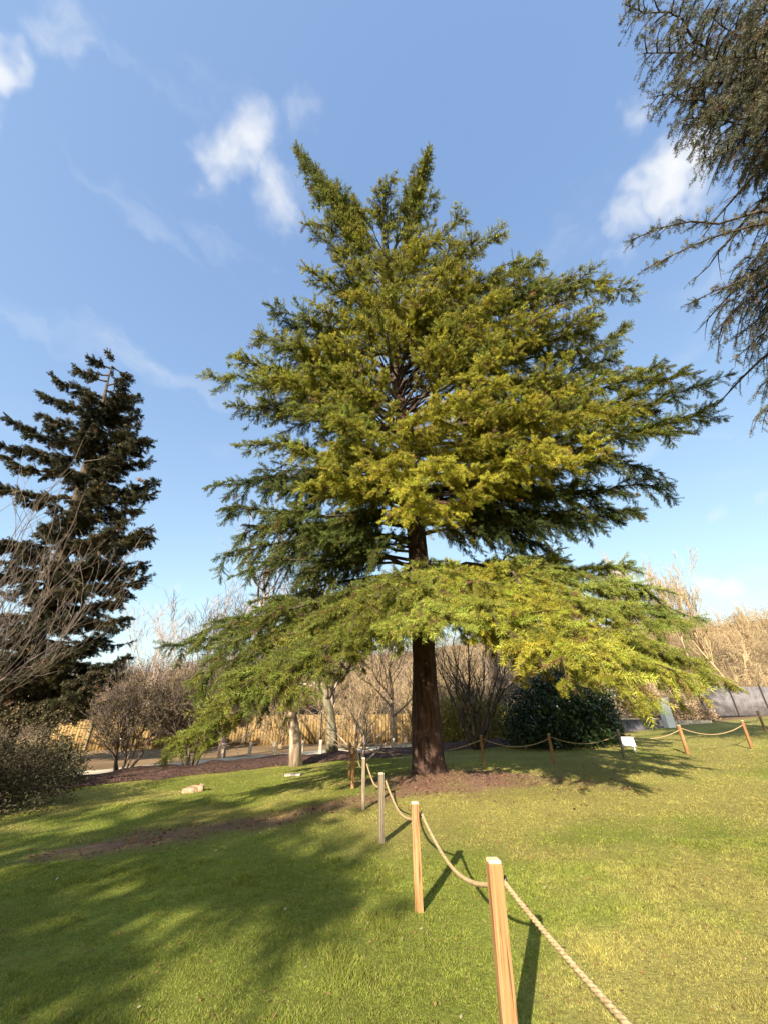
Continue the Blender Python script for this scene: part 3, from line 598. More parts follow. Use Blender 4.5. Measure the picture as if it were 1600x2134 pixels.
for i in range(34):
    z = spr.r.uniform(3, 25); hd = np.interp(z, [2, 12, 20, 26], [4.2, 4.4, 3.2, .6])*spr.r.uniform(.75, 1.05); a = spr.r.uniform(-.2, math.pi+.2); S = sxy(z)
    spr.limb(S, S+np.array([math.cos(a)*hd, math.sin(a)*hd, hd*(-.1+.3*z/26)]), arch=-.04, r0=.07, l2=1.2, step=.4, droop=.22, twig=.42, tstep=.07, hang=.45, tint=SPC, start=.1, tip_up=.4)
fol = dict(template=TWIG_SPRUCE, thick=1.25, smin=.2, keep=.85)
build_conifer('spruce_tree', 'tall dark brown-green spruce with ragged tiers behind the bare shrubs', spr, strunk, np.array([sb[0], sb[1], sz]), (M_sprucebark, M_limb), fol)

# ------------------------------------------------------------------ blue-grey cedar overhanging on the right
rc = Conifer(33); rb = np.array([11.6, 3.2]); rz0 = float(ground(*rb))
rtrunk = trunk_poly([(rb[0], rb[1], rz0-.1), (rb[0], rb[1], 8), (rb[0]-.1, rb[1], 15), (rb[0]-.2, rb[1]+.1, 21)], [.6, .46, .28, .04], 24, .2, 6)
GRY = np.array([.105, .110, .080]); GRB = np.array([.145, .138, .080])
def rtip(px, py, depth, **kw):
    d = ray(px, py); T = np.array([0, 0, H])+d*depth
    hd = np.hypot(*(T[:2]-rb)); za = float(np.clip(T[2]-hd*kw.pop('rise', -.15), 3.0, 20.5))
    a = dict(arch=.13, r0=.018+.004*hd, l2=1.7, step=.15, droop=.75, twig=.36, tstep=.05, hang=.5, tint=mix(GRY, GRB, rc.r.uniform(0, 1)), ang=(35, 75), start=.1)
    a.update(kw); rc.limb(np.array([rb[0], rb[1], za]), T, **a)
for px, py, dp in [(1305, 10, 8.2), (1340, 110, 8), (1365, 200, 7.8), (1400, 60, 8.4), (1420, 250, 7.6), (1450, 150, 8), (1460, 330, 7.6), (1500, 300, 8), (1520, 120, 7.4), (1570, 220, 7.2), (1560, 340, 7.8), (1480, 30, 7.8), (1560, 20, 7.2), (1620, 100, 7.5), (1650, 300, 7.5), (1620, 400, 8),
                   (1500, 640, 8.4), (1490, 690, 8.4), (1530, 560, 8.2), (1540, 740, 8.4), (1585, 860, 8.2), (1565, 640, 8), (1600, 760, 8.2), (1580, 520, 8), (1650, 620, 8), (1650, 800, 8), (1510, 600, 8.3), (1550, 690, 8.2), (1570, 580, 7.8), (1600, 660, 7.8), (1590, 800, 8.4), (1540, 480, 8.2), (1600, 460, 8), (1640, 520, 7.6), (1400, 170, 8), (1480, 220, 7.6), (1540, 60, 7.6), (1580, 130, 7.2)]:
    rtip(px, py, dp)
rtip(1315, 500, 7.2, rise=-.02, l2=.6, step=.3, tstep=.035, twig=.15, hang=.2, droop=.3, arch=.16)
rtip(1342, 562, 7.3, rise=.05, l2=.45, step=.35, tstep=.035, twig=.15, hang=.2, droop=.3, arch=.2)
rtip(1430, 635, 8.0, rise=-.1, l2=.6, step=.3, twig=.16, tstep=.035, droop=.4)
for i in range(34):
    z = rc.r.uniform(4.5, 20); a = rc.r.uniform(-.6*math.pi, .62*math.pi); hd = np.interp(z, [3, 9, 16, 21], [5.5, 6, 4, 1])*rc.r.uniform(.8, 1.1)
    rc.limb(np.array([rb[0], rb[1], z]), np.array([rb[0]+math.cos(a)*hd, rb[1]+math.sin(a)*hd, z+hd*.05]), arch=.12, r0=.09, l2=1.5, step=.4, droop=.5, twig=.35, tstep=.2, hang=.5, tint=GRY)
fol = dict(template=TWIG_WEEP, smin=.18, keep=.62)
build_conifer('weeping_cedar_tree', 'grey-green cedar with fine drooping twigs overhanging against the clouds', rc, rtrunk, np.array([rb[0], rb[1], rz0]), (M_bark, M_limb), fol)

# ------------------------------------------------------------------ trees standing behind the viewpoint (they shade the lawn)
def shade_tree(x, y, h, w, seed, label):
    c = Conifer(seed); z0 = float(ground(x, y)); n = 44
    tr = trunk_poly([(x, y, z0-.1), (x+.1, y, h*.5), (x, y+.1, h)], [.3, .2, .03], 16, .2, seed)
    for i in range(n):
        z = c.r.uniform(h*.3, h*.99); a = c.r.uniform(0, 2*math.pi); hd = w*(1-(z/h))**.35*c.r.uniform(.5, 1.1)+.6
        c.limb(np.array([x, y, z]), np.array([x+math.cos(a)*hd, y+math.sin(a)*hd, z+hd*.1]), l2=1.8, step=.3, tstep=.12, tint=DRK, hang=.35)
    return build_conifer('shade_conifer', label, c, tr, np.array([x, y, z0]), (M_bark, M_limb), c.foliage(5, .22, .075, .9, .1), limb_parts=False, trunk_sides=8)
shade_tree(-9.2, -10.5, 9.7, 3.3, 51, 'dark conifer behind the viewpoint, shading the worn earth streak')
shade_tree(-15.0, -8.0, 9.2, 4.4, 52, 'dark conifer behind the viewpoint, shading the lawn by the stump')
shade_tree(-7.6, -7.4, 7.0, 2.2, 54, 'small dark conifer behind the viewpoint, shading the grass left of the rope posts')
shade_tree(-11.8, -9.0, 9.0, 3.6, 53, 'dark conifer behind the viewpoint, between the two other shading conifers')

# ------------------------------------------------------------------ bare trees and shrubs
def grow(r, p, d, ln, rad, lev, maxlev, out, nch, ratio=.62, wob=.16, trop=.12, spread=(25, 55), k=5, minr=.006):
    pts = [np.array(p, float)]; d = nrm(np.array(d, float))
    for i in range(k-1):
        d = nrm(d+r.normal(0, wob, 3)+UP*trop*(lev > 0)); pts.append(pts[-1]+d*ln/(k-1))
    pts = np.array(pts); rr = np.maximum(np.linspace(rad, rad*(.55 if lev < maxlev else .3), k), minr*.6)
    out.append((pts, rr, lev))
    if lev >= maxlev-1: return
    n = nch[min(lev, len(nch)-1)]
    for i in range(n):
        t = 1.0 if i == 0 else r.uniform(.35 if lev == 0 else .2, 1.0)
        kk = min(int(t*(k-1)), k-2); f = t*(k-1)-kk; b = pts[kk]*(1-f)+pts[kk+1]*f; fw = nrm(pts[kk+1]-pts[kk])
        a = math.radians(r.uniform(*spread))*(.5 if i == 0 else 1); ph = r.uniform(0, 2*math.pi)
        u = nrm(np.cross(fw, UP+np.array([.01, .02, 0]))); v = np.cross(fw, u)
        nd = fw*math.cos(a)+(u*math.cos(ph)+v*math.sin(ph))*math.sin(a)
        grow(r, b, nd, ln*ratio*r.uniform(.75, 1.2), max(rr[kk]*(.72 if i == 0 else .55), minr), lev+1, maxlev, out, nch, ratio, wob, trop, spread, k, minr)
def bare_tree(name, label, x, y, ln, rad, seed, mats, maxlev=5, nch=(4, 4, 4, 3, 3), stems=1, lean=(0, 0, 1), ratio=.66, group=None, spread=(22, 52), trop=.10, minr=.008, z=None, cat='tree', stem_spread=.5, wob=.14, leaves=None, kind_parts=True):
    r = np.random.default_rng(seed); z0 = float(ground(x, y)) if z is None else z; out = []
    for s in range(stems):
        a = 2*math.pi*s/stems+r.uniform(-.4, .4)
        d = np.array(lean, float)
        if stems > 1: d = d+np.array([math.cos(a), math.sin(a), 0])*stem_spread*r.uniform(.4, 1.1)
        off = np.array([math.cos(a), math.sin(a), 0])*(.12 if stems > 1 else 0)
        grow(r, np.array([x, y, z0-.08])+off, d, ln*r.uniform(.85, 1.1), rad*(r.uniform(.7, 1.1) if stems > 1 else 1), 0, maxlev, out, nch, ratio, wob, trop, spread, 5, minr)
    o = thing(name, label, cat, (x, y, z0), group); off = (x, y, z0)
    for a in [q for q in out if q[2] == 0]:
        rr = a[1].copy(); rr[0] *= 1.18
        tubes('trunk' if stems == 1 else 'stem', [(a[0], rr)], 10, mats[0], o, off)
    thick = [(a[0], a[1]) for a in out if 1 <= a[2] <= 2]; thin = [(a[0], a[1]) for a in out if a[2] > 2]
    if thick: tubes('branches', thick, 5, mats[1], o, off)['kind'] = 'stuff'
    if thin: tubes('side_twigs', thin, 3, mats[1], o, off, smooth=False, cap=False)['kind'] = 'stuff'
    hosts = [a for a in out if a[2] == maxlev-1]; nt_ = nch[min(maxlev-1, len(nch)-1)]
    Hp = np.array([a[0] for a in hosts]); m = len(hosts)
    tq = r.uniform(.15, 1.0, (m, nt_)); tq[:, 0] = 1.0; kk = np.minimum((tq*4).astype(int), 3); ff = (tq*4-kk)[..., None]
    ix = np.arange(m)[:, None]; B = Hp[ix, kk]*(1-ff)+Hp[ix, kk+1]*ff; fw = nrm(Hp[ix, kk+1]-Hp[ix, kk])
    hl = np.linalg.norm(Hp[:, -1]-Hp[:, 0], axis=1)[:, None, None]*ratio*r.uniform(.6, 1.25, (m, nt_, 1))
    D = nrm(fw+r.normal(0, .45, fw.shape)+UP*trop); bend = B+D*hl*.5; D2 = nrm(D+r.normal(0, .25, D.shape)+UP*trop)
    pr = nrm(np.cross(D, r.normal(0, 1, D.shape)))*minr*.9; tipp = bend+D2*hl*.5
    T = np.concatenate([np.stack([B-pr, B+pr, bend+pr*.7], 2).reshape(-1, 3, 3), np.stack([B-pr, bend+pr*.7, bend-pr*.7], 2).reshape(-1, 3, 3), np.stack([bend-pr*.7, bend+pr*.7, tipp], 2).reshape(-1, 3, 3)])
    soup('crown', T, np.ones((len(T), 3)), mats[1], o, off)
    if leaves:
        n, size, c1, c2, mat = leaves
        tips = np.concatenate([a[0][1:] for a in out if a[2] >= maxlev-1]+[tipp.reshape(-1, 3)]); pk = tips[r.integers(0, len(tips), n)]+r.normal(0, size*.8, (n, 3))
        D = nrm(r.normal(0, 1, (n, 3))+np.array([0, 0, -.2])); pr = nrm(np.cross(D, r.normal(0, 1, (n, 3))))*size*.28
        T = np.stack([pk-pr, pk+pr, pk+D*size*r.uniform(.6, 1.3, (n, 1))], 1)
        k = r.random((n, 1)); soup('foliage', T, (np.array(c1)*(1-k)+np.array(c2)*k)*r.uniform(.7, 1.2, (n, 1)), mat, o, off)
    return o
def leaf_bush(name, label, x, y, rx, ry, h, n, size, c1, c2, mat, seed, stems=14, cat='bush', group=None, hollow=.35, stem_mat=None, jag=.25, z=None):
    r = np.random.default_rng(seed); z0 = float(ground(x, y)) if z is None else z
    o = thing(name, label, cat, (x, y, z0), group); off = (x, y, z0)
    st = []
    for i in range(stems):
        a = r.uniform(0, 2*math.pi); e = r.uniform(.15, 1)*.8
        tip = np.array([x+math.cos(a)*rx*e, y+math.sin(a)*ry*e, z0+h*r.uniform(.55, .9)*(1.1-.4*e)]); b = np.array([x+math.cos(a)*.15, y+math.sin(a)*.15, z0-.05])
        tt = np.linspace(0, 1, 5)[:, None]; st.append((b+(tip-b)*tt+UP*.15*np.sin(tt*math.pi)+r.normal(0, .03, (5, 3))*tt, np.linspace(.03, .008, 5)))
    tubes('stems', st, 5, stem_mat or M_darkbark, o, off)
    # sprays of leaves through the volume, uneven outline
    ns = n//14; u = nrm(r.normal(0, 1, (ns, 3))); u[:, 2] = np.abs(u[:, 2])*1.0
    az = np.arctan2(u[:, 1], u[:, 0]); lump = 1+jag*(vnoise(az*2.2+9, u[:, 2]*3.0+3, 1.3, seed)-.5)*2
    rad = (hollow+(1-hollow)*r.random(ns)**.5)*lump
    c = np.stack([x+u[:, 0]*rx*rad, y+u[:, 1]*ry*rad, z0+.05+u[:, 2]*h*rad*.97], -1)
    k14 = 14; pk = (c[:, None]+r.normal(0, size*1.1, (ns, k14, 3))).reshape(-1, 3); out = np.repeat(u, k14, 0)
    pk[:, 2] = np.maximum(pk[:, 2], z0+.03)
    m = len(pk); D = nrm(out*.5+r.normal(0, .7, (m, 3))); pr = nrm(np.cross(D, r.normal(0, 1, (m, 3))))*size*.25
    ln = size*r.uniform(.6, 1.3, (m, 1)); mid = pk+D*ln*.5
    T = np.concatenate([np.stack([pk, mid-pr, mid+pr], 1), np.stack([mid-pr, pk+D*ln, mid+pr], 1)])
    k = np.repeat(r.random((ns, 1)), k14, 0)*.7+r.random((m, 1))*.3; col = (np.array(c1)*(1-k)+np.array(c2)*k)*r.uniform(.75, 1.2, (m, 1))
    soup('foliage', T, np.concatenate([col, col]), mat, o, off)
    return o

# pale-barked tree with its bare crown left of the cedar, and its neighbours
bare_tree('bare_tree', 'leafless tree with pale pinkish trunk at the lawn edge', -3.25, 16.7, 4.0, .23, 61, (M_pale, M_paletwig), 5, (5, 4, 4, 3, 3), spread=(25, 60), minr=.009, lean=(-.02, 0, 1))
bare_tree('bare_tree', 'leafless tree with grey-green trunk rising from the mulch bed', -2.3, 20.0, 3.4, .27, 62, (M_greybark, M_paletwig), 5, (4, 4, 4, 3, 3), minr=.01, lean=(.02, 0, 1))
bare_tree('bare_tree', 'slender leafless tree with mauve twigs between the pale trunk and the spruce', -7.4, 20.5, 4.3, .16, 63, (M_paletwig, M_mauve), 5, (5, 4, 4, 4, 3), minr=.008, lean=(.12, 0, 1), spread=(25, 55))
bare_tree('bare_tree', 'thin pale-stemmed tree with brownish twigs in front of the timber fence', .55, 24.0, 4.2, .13, 64, (M_pale, M_goldtwig), 5, (5, 4, 4, 3, 3), minr=.012, lean=(.03, 0, 1))
bare_tree('bare_shrub', 'dark many-stemmed leafless shrub between the cedar trunk and the laurel', 4.55, 21.5, 2.6, .11, 65, (M_darkbark, M_darkbark), 4, (3, 3, 3, 4), stems=10, stem_spread=.42, minr=.011, cat='shrub', spread=(15, 42))
bare_tree('bare_shrub', 'low arching leafless shrub in the mulch beside the rope posts', -.9, 18.6, 1.4, .05, 66, (M_paletwig, M_paletwig), 3, (4, 4, 3), stems=6, stem_spread=.9, minr=.008, cat='shrub', trop=.02)
# golden brush of young bare trees along the fence
k_ = 0
for x, y, h_, m_ in [(-15.5, 31.0, 2.3, M_goldtwig), (-11.4, 31.2, 2.6, M_paletwig), (-7.6, 31.4, 2.3, M_goldtwig), (-4.4, 31.8, 2.8, M_goldtwig), (-1.2, 31.6, 2.4, M_goldtwig), (2.6, 32.0, 2.8, M_goldtwig), (6.0, 32.4, 2.6, M_goldtwig), (9.0, 31.8, 2.5, M_paletwig), (12.5, 31.5, 2.6, M_goldtwig)]:
    k_ += 1
    bare_tree('brush_tree', ('young golden-brown bare tree in the row beside the timber fence' if m_ is M_goldtwig else 'young pale grey-twigged bare tree in the row beside the timber fence'), x, y, h_, .07, 70+k_, (m_, m_), 4, (5, 5, 4, 4), stems=5, stem_spread=.35, minr=.013, group='young bare trees along the timber fence', spread=(18, 48))
# mauve bare tree leaning in from the left
bare_tree('bare_tree', 'leafless mauve-grey tree with long branches crossing in front of the spruce', -11.2, 9.7, 2.6, .045, 81, (M_mauve, M_mauve), 5, (4, 3, 3, 3, 2), stems=5, stem_spread=.55, lean=(.22, .1, 1), minr=.007, spread=(14, 40), wob=.10, ratio=.72)
bare_tree('bare_shrub', 'twiggy brown shrub standing at the end of the mulch bed beneath the spruce', -8.9, 15.4, 1.5, .05, 82, (M_darkbark, M_mauve), 4, (5, 5, 4, 4), stems=8, stem_spread=.6, minr=.008, cat='shrub', leaves=(5000, .07, (.10, .085, .03), (.2, .13, .06), M_brush))
bare_tree('bare_shrub', 'twiggy olive-brown shrub between the spruce and the cedar skirt', -6.9, 16.2, 1.7, .05, 83, (M_darkbark, M_mauve), 4, (5, 5, 4, 4), stems=9, stem_spread=.5, minr=.008, cat='shrub', leaves=(7000, .07, (.09, .08, .03), (.19, .14, .06), M_brush))
leaf_bush('evergreen_bush', 'dense grey-green bush at the left lawn edge beneath the mauve branches', -8.7, 9.7, 1.75, 1.4, 1.75, 22000, .062, (.045, .040, .022), (.15, .112, .065), M_brush, 84, 26, jag=.35, hollow=.15)
leaf_bush('evergreen_bush', 'dark shaded bush beside the spruce foot', -9.6, 12.6, 1.1, 1.0, 1.25, 10000, .07, (.03, .034, .016), (.09, .085, .035), M_leaf, 85, 14, jag=.3)
# laurel
leaf_bush('laurel_bush', 'large dark glossy laurel bush behind the far rope line', 8.5, 20.4, 2.7, 2.2, 3.35, 24000, .165, (.012, .024, .009), (.05, .08, .022), M_glossleaf, 91, 22, jag=.22, hollow=.3)
leaf_bush('yellow_hedge', 'yellow-green hedge clump behind the many-stemmed shrub', 5.3, 25.5, 2.8, 1.1, 2.4, 12000, .16, (.20, .17, .04), (.42, .33, .08), M_leaf, 92, 16, jag=.25)

# ------------------------------------------------------------------ hillside with its thicket
RPX = [-900, -400, 0, 230, 390, 700, 1000, 1300, 1500, 1600, 1700, 2300]; RPY = [1420, 1415, 1412, 1404, 1392, 1375, 1340, 1312, 1303, 1288, 1266, 1220]
cols_ = np.linspace(-1500, 3100, 90); ndep = 22; HV = np.zeros((ndep, 90, 3))
for j, px in enumerate(cols_):
    Tr = P(px, np.interp(px, RPX, RPY), 85.0)
    dirh = np.array([Tr[0]/85.0, 1.0])
    for i in range(ndep):
        s = i/(ndep-1)*1.5; y = 36+49*s
        x = dirh[0]*y; zg = min(max(.02*x, -.3), 1.6)
        z = zg+(Tr[2]-zg)*(min(s, 1)**1.15) if s <= 1 else Tr[2]-(s-1)*6
        HV[i, j] = (x, y, z-.15*(i == 0)+ .8*(vnoise(x, y, .06, 61)-.5)*min(s*3, 1))
ii = np.arange(ndep*90).reshape(ndep, 90)
hq = np.stack([ii[:-1, :-1], ii[:-1, 1:], ii[1:, 1:], ii[1:, :-1]], -1).reshape(-1, 4)
tag(mesh_from('hillside', HV.reshape(-1, 3), [hq], M_hill, None, None, True), 'brown wooded hillside behind the park', kind='structure')
def hill_z(px_i, s_i):
    """interpolate hill grid: column (float), row (float)"""
    j = np.clip(px_i, 0, 88.999); i = np.clip(s_i, 0, ndep-1.001); j0 = j.astype(int); i0 = i.astype(int); fj = (j-j0)[:, None]; fi = (i-i0)[:, None]
    return (HV[i0, j0]*(1-fj)+HV[i0, j0+1]*fj)*(1-fi)+(HV[i0+1, j0]*(1-fj)+HV[i0+1, j0+1]*fj)*fi
r = np.random.default_rng(8); n = 34000
Bp = hill_z(r.uniform(24, 72, n), r.uniform(.2, 15, n)**1.0)
k = 7
hh = r.uniform(1.4, 3.4, n)*(.25+1.35*vnoise(Bp[:, 0], Bp[:, 1], .16, 71))
up_ = (np.arange(k) == 0)[None, :, None]                                   # one stem, then short side twigs
frac = r.uniform(.15, 1.0, (n, k, 1)); stem_d = r.normal(0, .10, (n, 1, 3)); stem_d[..., 2] = 1
B = Bp[:, None]+np.where(up_, 0, stem_d*hh[:, None, None]*frac)
twd = nrm(r.normal(0, .75, (n, k, 3))+UP*.4)*r.uniform(.3, .95, (n, k, 1))
tip = B+np.where(up_, stem_d*hh[:, None, None], twd)
S = nrm(np.cross(tip-B, r.normal(0, 1, (n, k, 3))))*np.where(up_, r.uniform(.012, .03, (n, k, 1)), r.uniform(.015, .045, (n, k, 1)))
T = np.stack([B-S, B+S, tip], 2).reshape(-1, 3, 3)
mixk = sstep(-5, 25, Bp[:, 0])[:, None]*(.6+.4*vnoise(Bp[:, 0], Bp[:, 1], .2, 72))[:, None]
cc = np.array([.20, .145, .105])*(1-mixk)+np.array([.33, .245, .135])*mixk
cc = np.repeat(cc*(.30+.65*vnoise(Bp[:, 0], Bp[:, 1], .45, 73)+.6*vnoise(Bp[:, 0], Bp[:, 1], .11, 74))[:, None]*r.uniform(.6, 1.4, (n, 1)), k, 0)*r.uniform(.8, 1.2, (n*k, 1))
tag(soup('hillside_thicket', T, cc, M_brush), 'golden-brown leafless thicket covering the hillside', 'thicket', kind='stuff')
for i, (px, top, y) in enumerate([(1180, 1165, 47), (1225, 1150, 50), (1270, 1128, 47), (1320, 1165, 50), (1365, 1185, 46), (1402, 1195, 49), (1440, 1225, 47), (1480, 1225, 50), (1140, 1180, 49), (1345, 1210, 52)]):
    Tp = P(px, top, y); zb = np.interp(y, [36, 85], [1.0, P(px, np.interp(px, RPX, RPY), 85)[2]])-.5
    hgt = Tp[2]-zb
    bare_tree('hill_tree', 'thin leafless golden tree rising above the hillside thicket', Tp[0], y, hgt*.46, .11, 120+i, (M_goldtwig, M_goldtwig), 5, (6, 5, 4, 4, 4), minr=.018, z=zb, group='leafless trees on the hillside', spread=(14, 36), ratio=.60, trop=.25)

for i, (px, top, y) in enumerate([(385, 1240, 33.5), (440, 1185, 34.5), (505, 1160, 33.0), (575, 1190, 35.0), (650, 1175, 33.5), (735, 1250, 34.5)]):
    Tp = P(px, top, y); zb = float(ground(Tp[0], y))-.1; hgt = Tp[2]-zb
    bare_tree('bare_tree', 'tall pale leafless tree standing beyond the timber fence', Tp[0], y, hgt*.42, .13, 160+i, (M_paletwig, M_paletwig), 5, (5, 5, 4, 4, 3), minr=.015, z=zb, group='tall pale leafless trees beyond the timber fence', spread=(16, 44), ratio=.62, trop=.16)
for i, (x, y) in enumerate([(-10.8, 24.6), (-6.0, 25.2), (-1.6, 26.0), (1.8, 26.6)]):
    bare_tree('bare_shrub', 'thin twiggy shrub growing between the sandy path and the timber fence', x, y, 1.1, .03, 180+i, (M_goldtwig, M_goldtwig), 4, (4, 4, 4, 4), stems=7, stem_spread=.6, minr=.010, cat='shrub', group='twiggy shrubs in front of the timber fence', spread=(18, 48))
# ------------------------------------------------------------------ timber fence of upright boards beyond the path
FA = np.array([-21.0, 27.5]); FB = np.array([8.5, 30.5]); flen = np.linalg.norm(FB-FA); fd = (FB-FA)/flen; fa = math.atan2(fd[1], fd[0])
fence = thing('timber_fence', 'golden board fence running beyond the sandy path', 'fence', (FA[0], FA[1], 0), rz=fa)
pv, pf = box_vf(-.096, .096, -.012, .012, 0, 1.72); pme = mesh_from('plank', pv, [pf], M_plank, fence).data
first = True; s = .1; nplank = 0
while s < flen:
    o = fence.children[0] if first else link(bpy.data.objects.new('plank', pme), fence)
    first = False; x, y = FA+fd*s
    o.location = (s, RNG.uniform(-.006, .006), float(ground(x, y))-.02+RNG.uniform(-.02, .02)); o.rotation_euler = (0, RNG.uniform(-.008, .008), 0)
    s += .2; nplank += 1
s = 0
while s < flen:
    x, y = FA+fd*s; bevel_box('fence_post', (.11, .11, 1.85), M_postgrey, fence, .006, (s, -.075, float(ground(x, y))-.05)); s += 2.4
for zz in (.35, 1.45):
    vb, fb = box_vf(0, flen, .014, .06, zz, zz+.09); mesh_from('rail', vb, [fb], M_plank, fence)

# low post-and-rail edging along the path
for i, px in enumerate([497, 545, 590, 640, 675, 760, 820, 846]):
    x = P(px, 1560, 22.5)[0]; y = 21.5+.05*i+.25*x*.6; y = max(y, float(lawn_edge(x))+2.9)
    z = float(ground(x, y)); o = thing('edging_post', 'short pale post edging the sandy path', 'post', (x, y, z), 'short pale posts along the path')
    bevel_box('shaft', (.13, .13, .62), M_slab, o, .01, (0, 0, -.05)); bevel_box('cap', (.15, .15, .03), M_slab, o, .006, (0, 0, .573))

# ------------------------------------------------------------------ rope barrier
PH = .84
def rope_post(px, py, y, label, mat=M_post, group=None, h=PH, w=.082, pos=None, lean=(0, 0)):
    if pos is None:
        T = P(px, py, y); pos = (T[0], T[1])
    z = float(ground(*pos)); o = thing('rope_post', label, 'post', (pos[0], pos[1], z), group)
    o.rotation_euler = (lean[0]+RNG.uniform(-.015, .015), lean[1]+RNG.uniform(-.02, .02), RNG.uniform(-.2, .2))
    bevel_box('shaft', (w, w, h+.15-.012), mat, o, .006, (0, 0, -.15), .97, .002)
    bevel_box('cap', (w*.955, w*.955, .018), M_endgrain, o, .007, (0, 0, h-.0125), .9)
    an = np.linspace(0, 2*math.pi, 13)[:, None]
    ring = np.concatenate([0*an, np.cos(an)*.026, np.sin(an)*.026], 1)+np.array([w/2+.022, 0, h-.10])
    ey = tubes('eyelet', [(ring, np.full(13, .005))], 6, M_iron, o)
    tubes('bolt', [(np.array([(w/2-.01, 0, h-.10), (w/2+.004, 0, h-.10)]), np.array([.008, .008]))], 6, M_iron, ey)
    return np.array([pos[0]+w/2+.022, pos[1], z+h-.10])
def rope(a, b, sag, label, rad=.0135, strands=True, group=None):
    L_ = np.linalg.norm(b-a); n = int(L_/.014) if strands else 24
    t = np.linspace(0, 1, n)[:, None]; c = a+(b-a)*t; c[:, 2] -= sag*4*(t*(1-t))[:, 0]
    c += 0.004*np.sin(t*9+1)*np.array([1, .3, .5])
    mid = c[0]; org = tuple(mid)
    if strands:
        tg = nrm(np.gradient(c, axis=0)); u = nrm(np.cross(tg, UP)); v = np.cross(u, tg); pol = []
        for s in range(3):
            ph = t[:, 0]*L_/.085*2*math.pi+s*2*math.pi/3
            pol.append((c+(u*np.cos(ph)[:, None]+v*np.sin(ph)[:, None])*rad*.56, np.full(n, rad*.60)))
        o = tubes('rope', pol, 7, M_rope, None, org)
    else: o = tubes('rope', [(c, np.full(n, rad))], 6, M_rope, None, org)
    o.location = org; return tag(o, label, 'rope', group)
r0_ = rope_post(0, 0, 0, 'orange timber rope post out of view at the near end of the barrier', pos=(1.0, 1.05))
r1 = rope_post(0, 0, 0, 'thick orange timber rope post with pale cut top, casting the widest shadow', pos=(.655, 3.04), lean=(0, 0))
r2 = rope_post(0, 0, 0, 'orange timber rope post with its shadow lying across a sunny patch of grass', pos=(.335, 5.0))
r3 = rope_post(0, 0, 0, 'brown rope post between the orange posts and the grey post', M_postgrey, pos=(-.035, 7.12))
r4 = rope_post(0, 0, 0, 'grey rope post at the edge of the worn earth streak', M_postgrey, pos=(-.40, 9.16), w=.07)
r5 = rope_post(0, 0, 0, 'thin pale rope post beyond the grey post, facing the cedar trunk', M_post, pos=(-.76, 11.2), w=.07)
r6 = rope_post(0, 0, 0, 'last thin rope post before the barrier turns behind the cedar', M_post, pos=(-.98, 12.9), w=.07)
r7 = rope_post(1008, 1600, 14.7, 'rope post next to the cedar trunk on the far rope line', M_post, w=.08)
r8 = rope_post(1153, 1587, 14.7, 'orange rope post on the far line in front of the laurel', M_post, w=.08)
r9 = rope_post(1300, 1575, 14.8, 'dark rope post on the far line beside the white sign', M_postgrey, w=.07)
r10 = rope_post(1431, 1566, 14.8, 'pale rope post on the far line near the white pillar', M_post, w=.09)
r11 = rope_post(1564, 1553, 15.0, 'pale rope post on the far line near the grey screen', M_post, w=.08)
r12 = rope_post(1590, 1512, 21, 'small distant rope post standing by the grey screen', M_post, w=.08)
rope(r0_, r1, .10, 'thick twisted rope running from the nearest orange post past its broad shadow')
rope(r1, r2, .19, 'twisted rope sagging between the two orange posts')
rope(r2, r3, .20, 'twisted rope sagging from the orange post to the brown post')
rope(r3, r4, .20, 'rope sagging between the brown post and the grey post')
rope(r4, r5, .18, 'rope hanging between the grey post and the thin pale posts', strands=False)
rope(r5, r6, .14, 'short rope between the two thin posts left of the cedar', strands=False)
rope(r6, r7, .30, 'rope passing behind the cedar trunk', strands=False, rad=.014)
rope(r7, r8, .24, 'rope hanging in front of the many-stemmed shrub', strands=False, rad=.014)
rope(r8, r9, .24, 'rope hanging in front of the laurel', strands=False, rad=.014)
rope(r9, r10, .22, 'rope hanging behind the white sign', strands=False, rad=.014)
rope(r10, r11, .24, 'rope between the two pale posts near the grey screen', strands=False, rad=.014)
rope(r11, r12, .2, 'rope leading to the small distant post by the grey screen', strands=False, rad=.014)

# ------------------------------------------------------------------ small things
# white slanted notice board on short legs
Tn = P(1308, 1552, 16.2); zn = float(ground(Tn[0], Tn[1]))
o = thing('notice_board', 'small slanted white notice board on legs in front of the laurel', 'sign', (Tn[0], Tn[1], zn), rz=-.35)
bevel_box('panel', (.50, .03, .34), M_white, o, .005, (0, 0, .20), rot=(-.55, 0, 0))
for sx in (-.19, .19):
    bevel_box('leg', (.04, .04, .30), M_white, o, .004, (sx, .05, -.04)); bevel_box('leg', (.04, .04, .36), M_white, o, .004, (sx, .16, -.04))
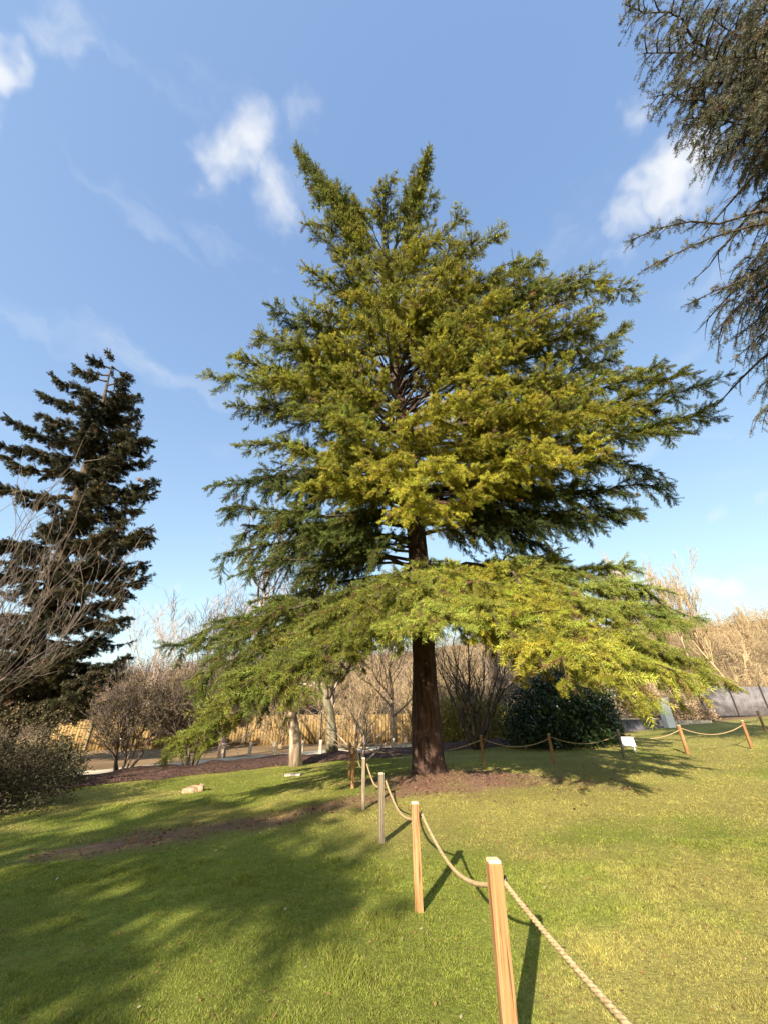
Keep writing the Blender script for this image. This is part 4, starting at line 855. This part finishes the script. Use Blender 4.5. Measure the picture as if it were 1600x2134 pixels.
# cut log stump
Ts = P(397, 1655, 11.6); zs = float(ground(Ts[0], Ts[1]))
o = thing('stump', 'low weathered stump with broken bark on the lawn', 'stump', (Ts[0], Ts[1], zs))
import bmesh
for i, (sx, sy, rr, hh_) in enumerate([(0, 0, .20, .09), (.19, .05, .10, .14)]):
    bm = bmesh.new(); bmesh.ops.create_cone(bm, cap_ends=True, segments=18, radius1=rr*1.15, radius2=rr, depth=hh_+.06)
    for v in bm.verts: v.co.x *= 1+RNG.uniform(-.10, .10); v.co.y *= 1+RNG.uniform(-.10, .10); v.co.z += RNG.uniform(-.02, .02)
    me = bpy.data.meshes.new('stump_block'); bm.to_mesh(me); bm.free(); me.materials.append(M_stone)
    q = bpy.data.objects.new('stump_block', me); q.location = (sx, sy, hh_/2-.03); link(q, o)
# flat pale plaque
Tq = P(610, 1627, 14.2); zq = float(ground(Tq[0], Tq[1]))
q = bevel_box('ground_plaque', (.46, .30, .05), M_slab, None, .01, (Tq[0], Tq[1], zq-.005), jit=.01); tag(q, 'flat pale plaque lying in the grass before the pale tree', 'plaque')
# wall, pillar, screen on the right
o = thing('low_wall', 'low dark rendered wall running to the white pillar', 'wall', (14.2, 26.6, float(ground(14.2, 26.6))))
bevel_box('wall_body', (5.2, .3, .75), M_wall, o, .01, (0, 0, -.1)); bevel_box('coping', (5.3, .38, .07), M_slab, o, .01, (0, 0, .653))
Tp_ = P(1396, 1515, 26.5); zp = float(ground(Tp_[0], Tp_[1]))
o = thing('gate_pillar', 'white painted pillar at the end of the dark wall', 'pillar', (Tp_[0], Tp_[1], zp))
bevel_box('pillar_shaft', (.46, .46, 1.62), M_white, o, .012, (0, 0, -.1)); bevel_box('pillar_cap', (.56, .56, .10), M_white, o, .02, (0, 0, 1.523), .8)
o = thing('stone_slab_edge', 'low pale stone kerb right of the white pillar', 'kerb', (19.6, 28.5, float(ground(19.6, 28.5))))
for i in range(5): bevel_box('kerb_block', (.72, .35, .34), M_slab, o, .02, (-1.5+i*.75, RNG.uniform(-.03, .03), -.1), jit=.015)
o = thing('grey_screen', 'grey mesh screen on dark slanted posts at the right edge', 'screen', (27.5, 32.0, float(ground(27.5, 32))))
vb, fb = box_vf(-3.6, 7, -.02, .02, .05, 2.0); mesh_from('screen_panel', vb, [fb], M_mesh, o)
for i in range(5): bevel_box('screen_post', (.07, .07, 2.25), M_iron, o, .006, (-3.5+i*2.4, -.075, -.1))
# pale earth bank behind the kerb
o = leaf_bush('dry_shrub', 'dry tan shrub behind the pale kerb', 20.5, 31.0, 3.2, 1.2, 1.9, 9000, .16, (.34, .22, .12), (.60, .45, .30), M_brush, 95, 12)
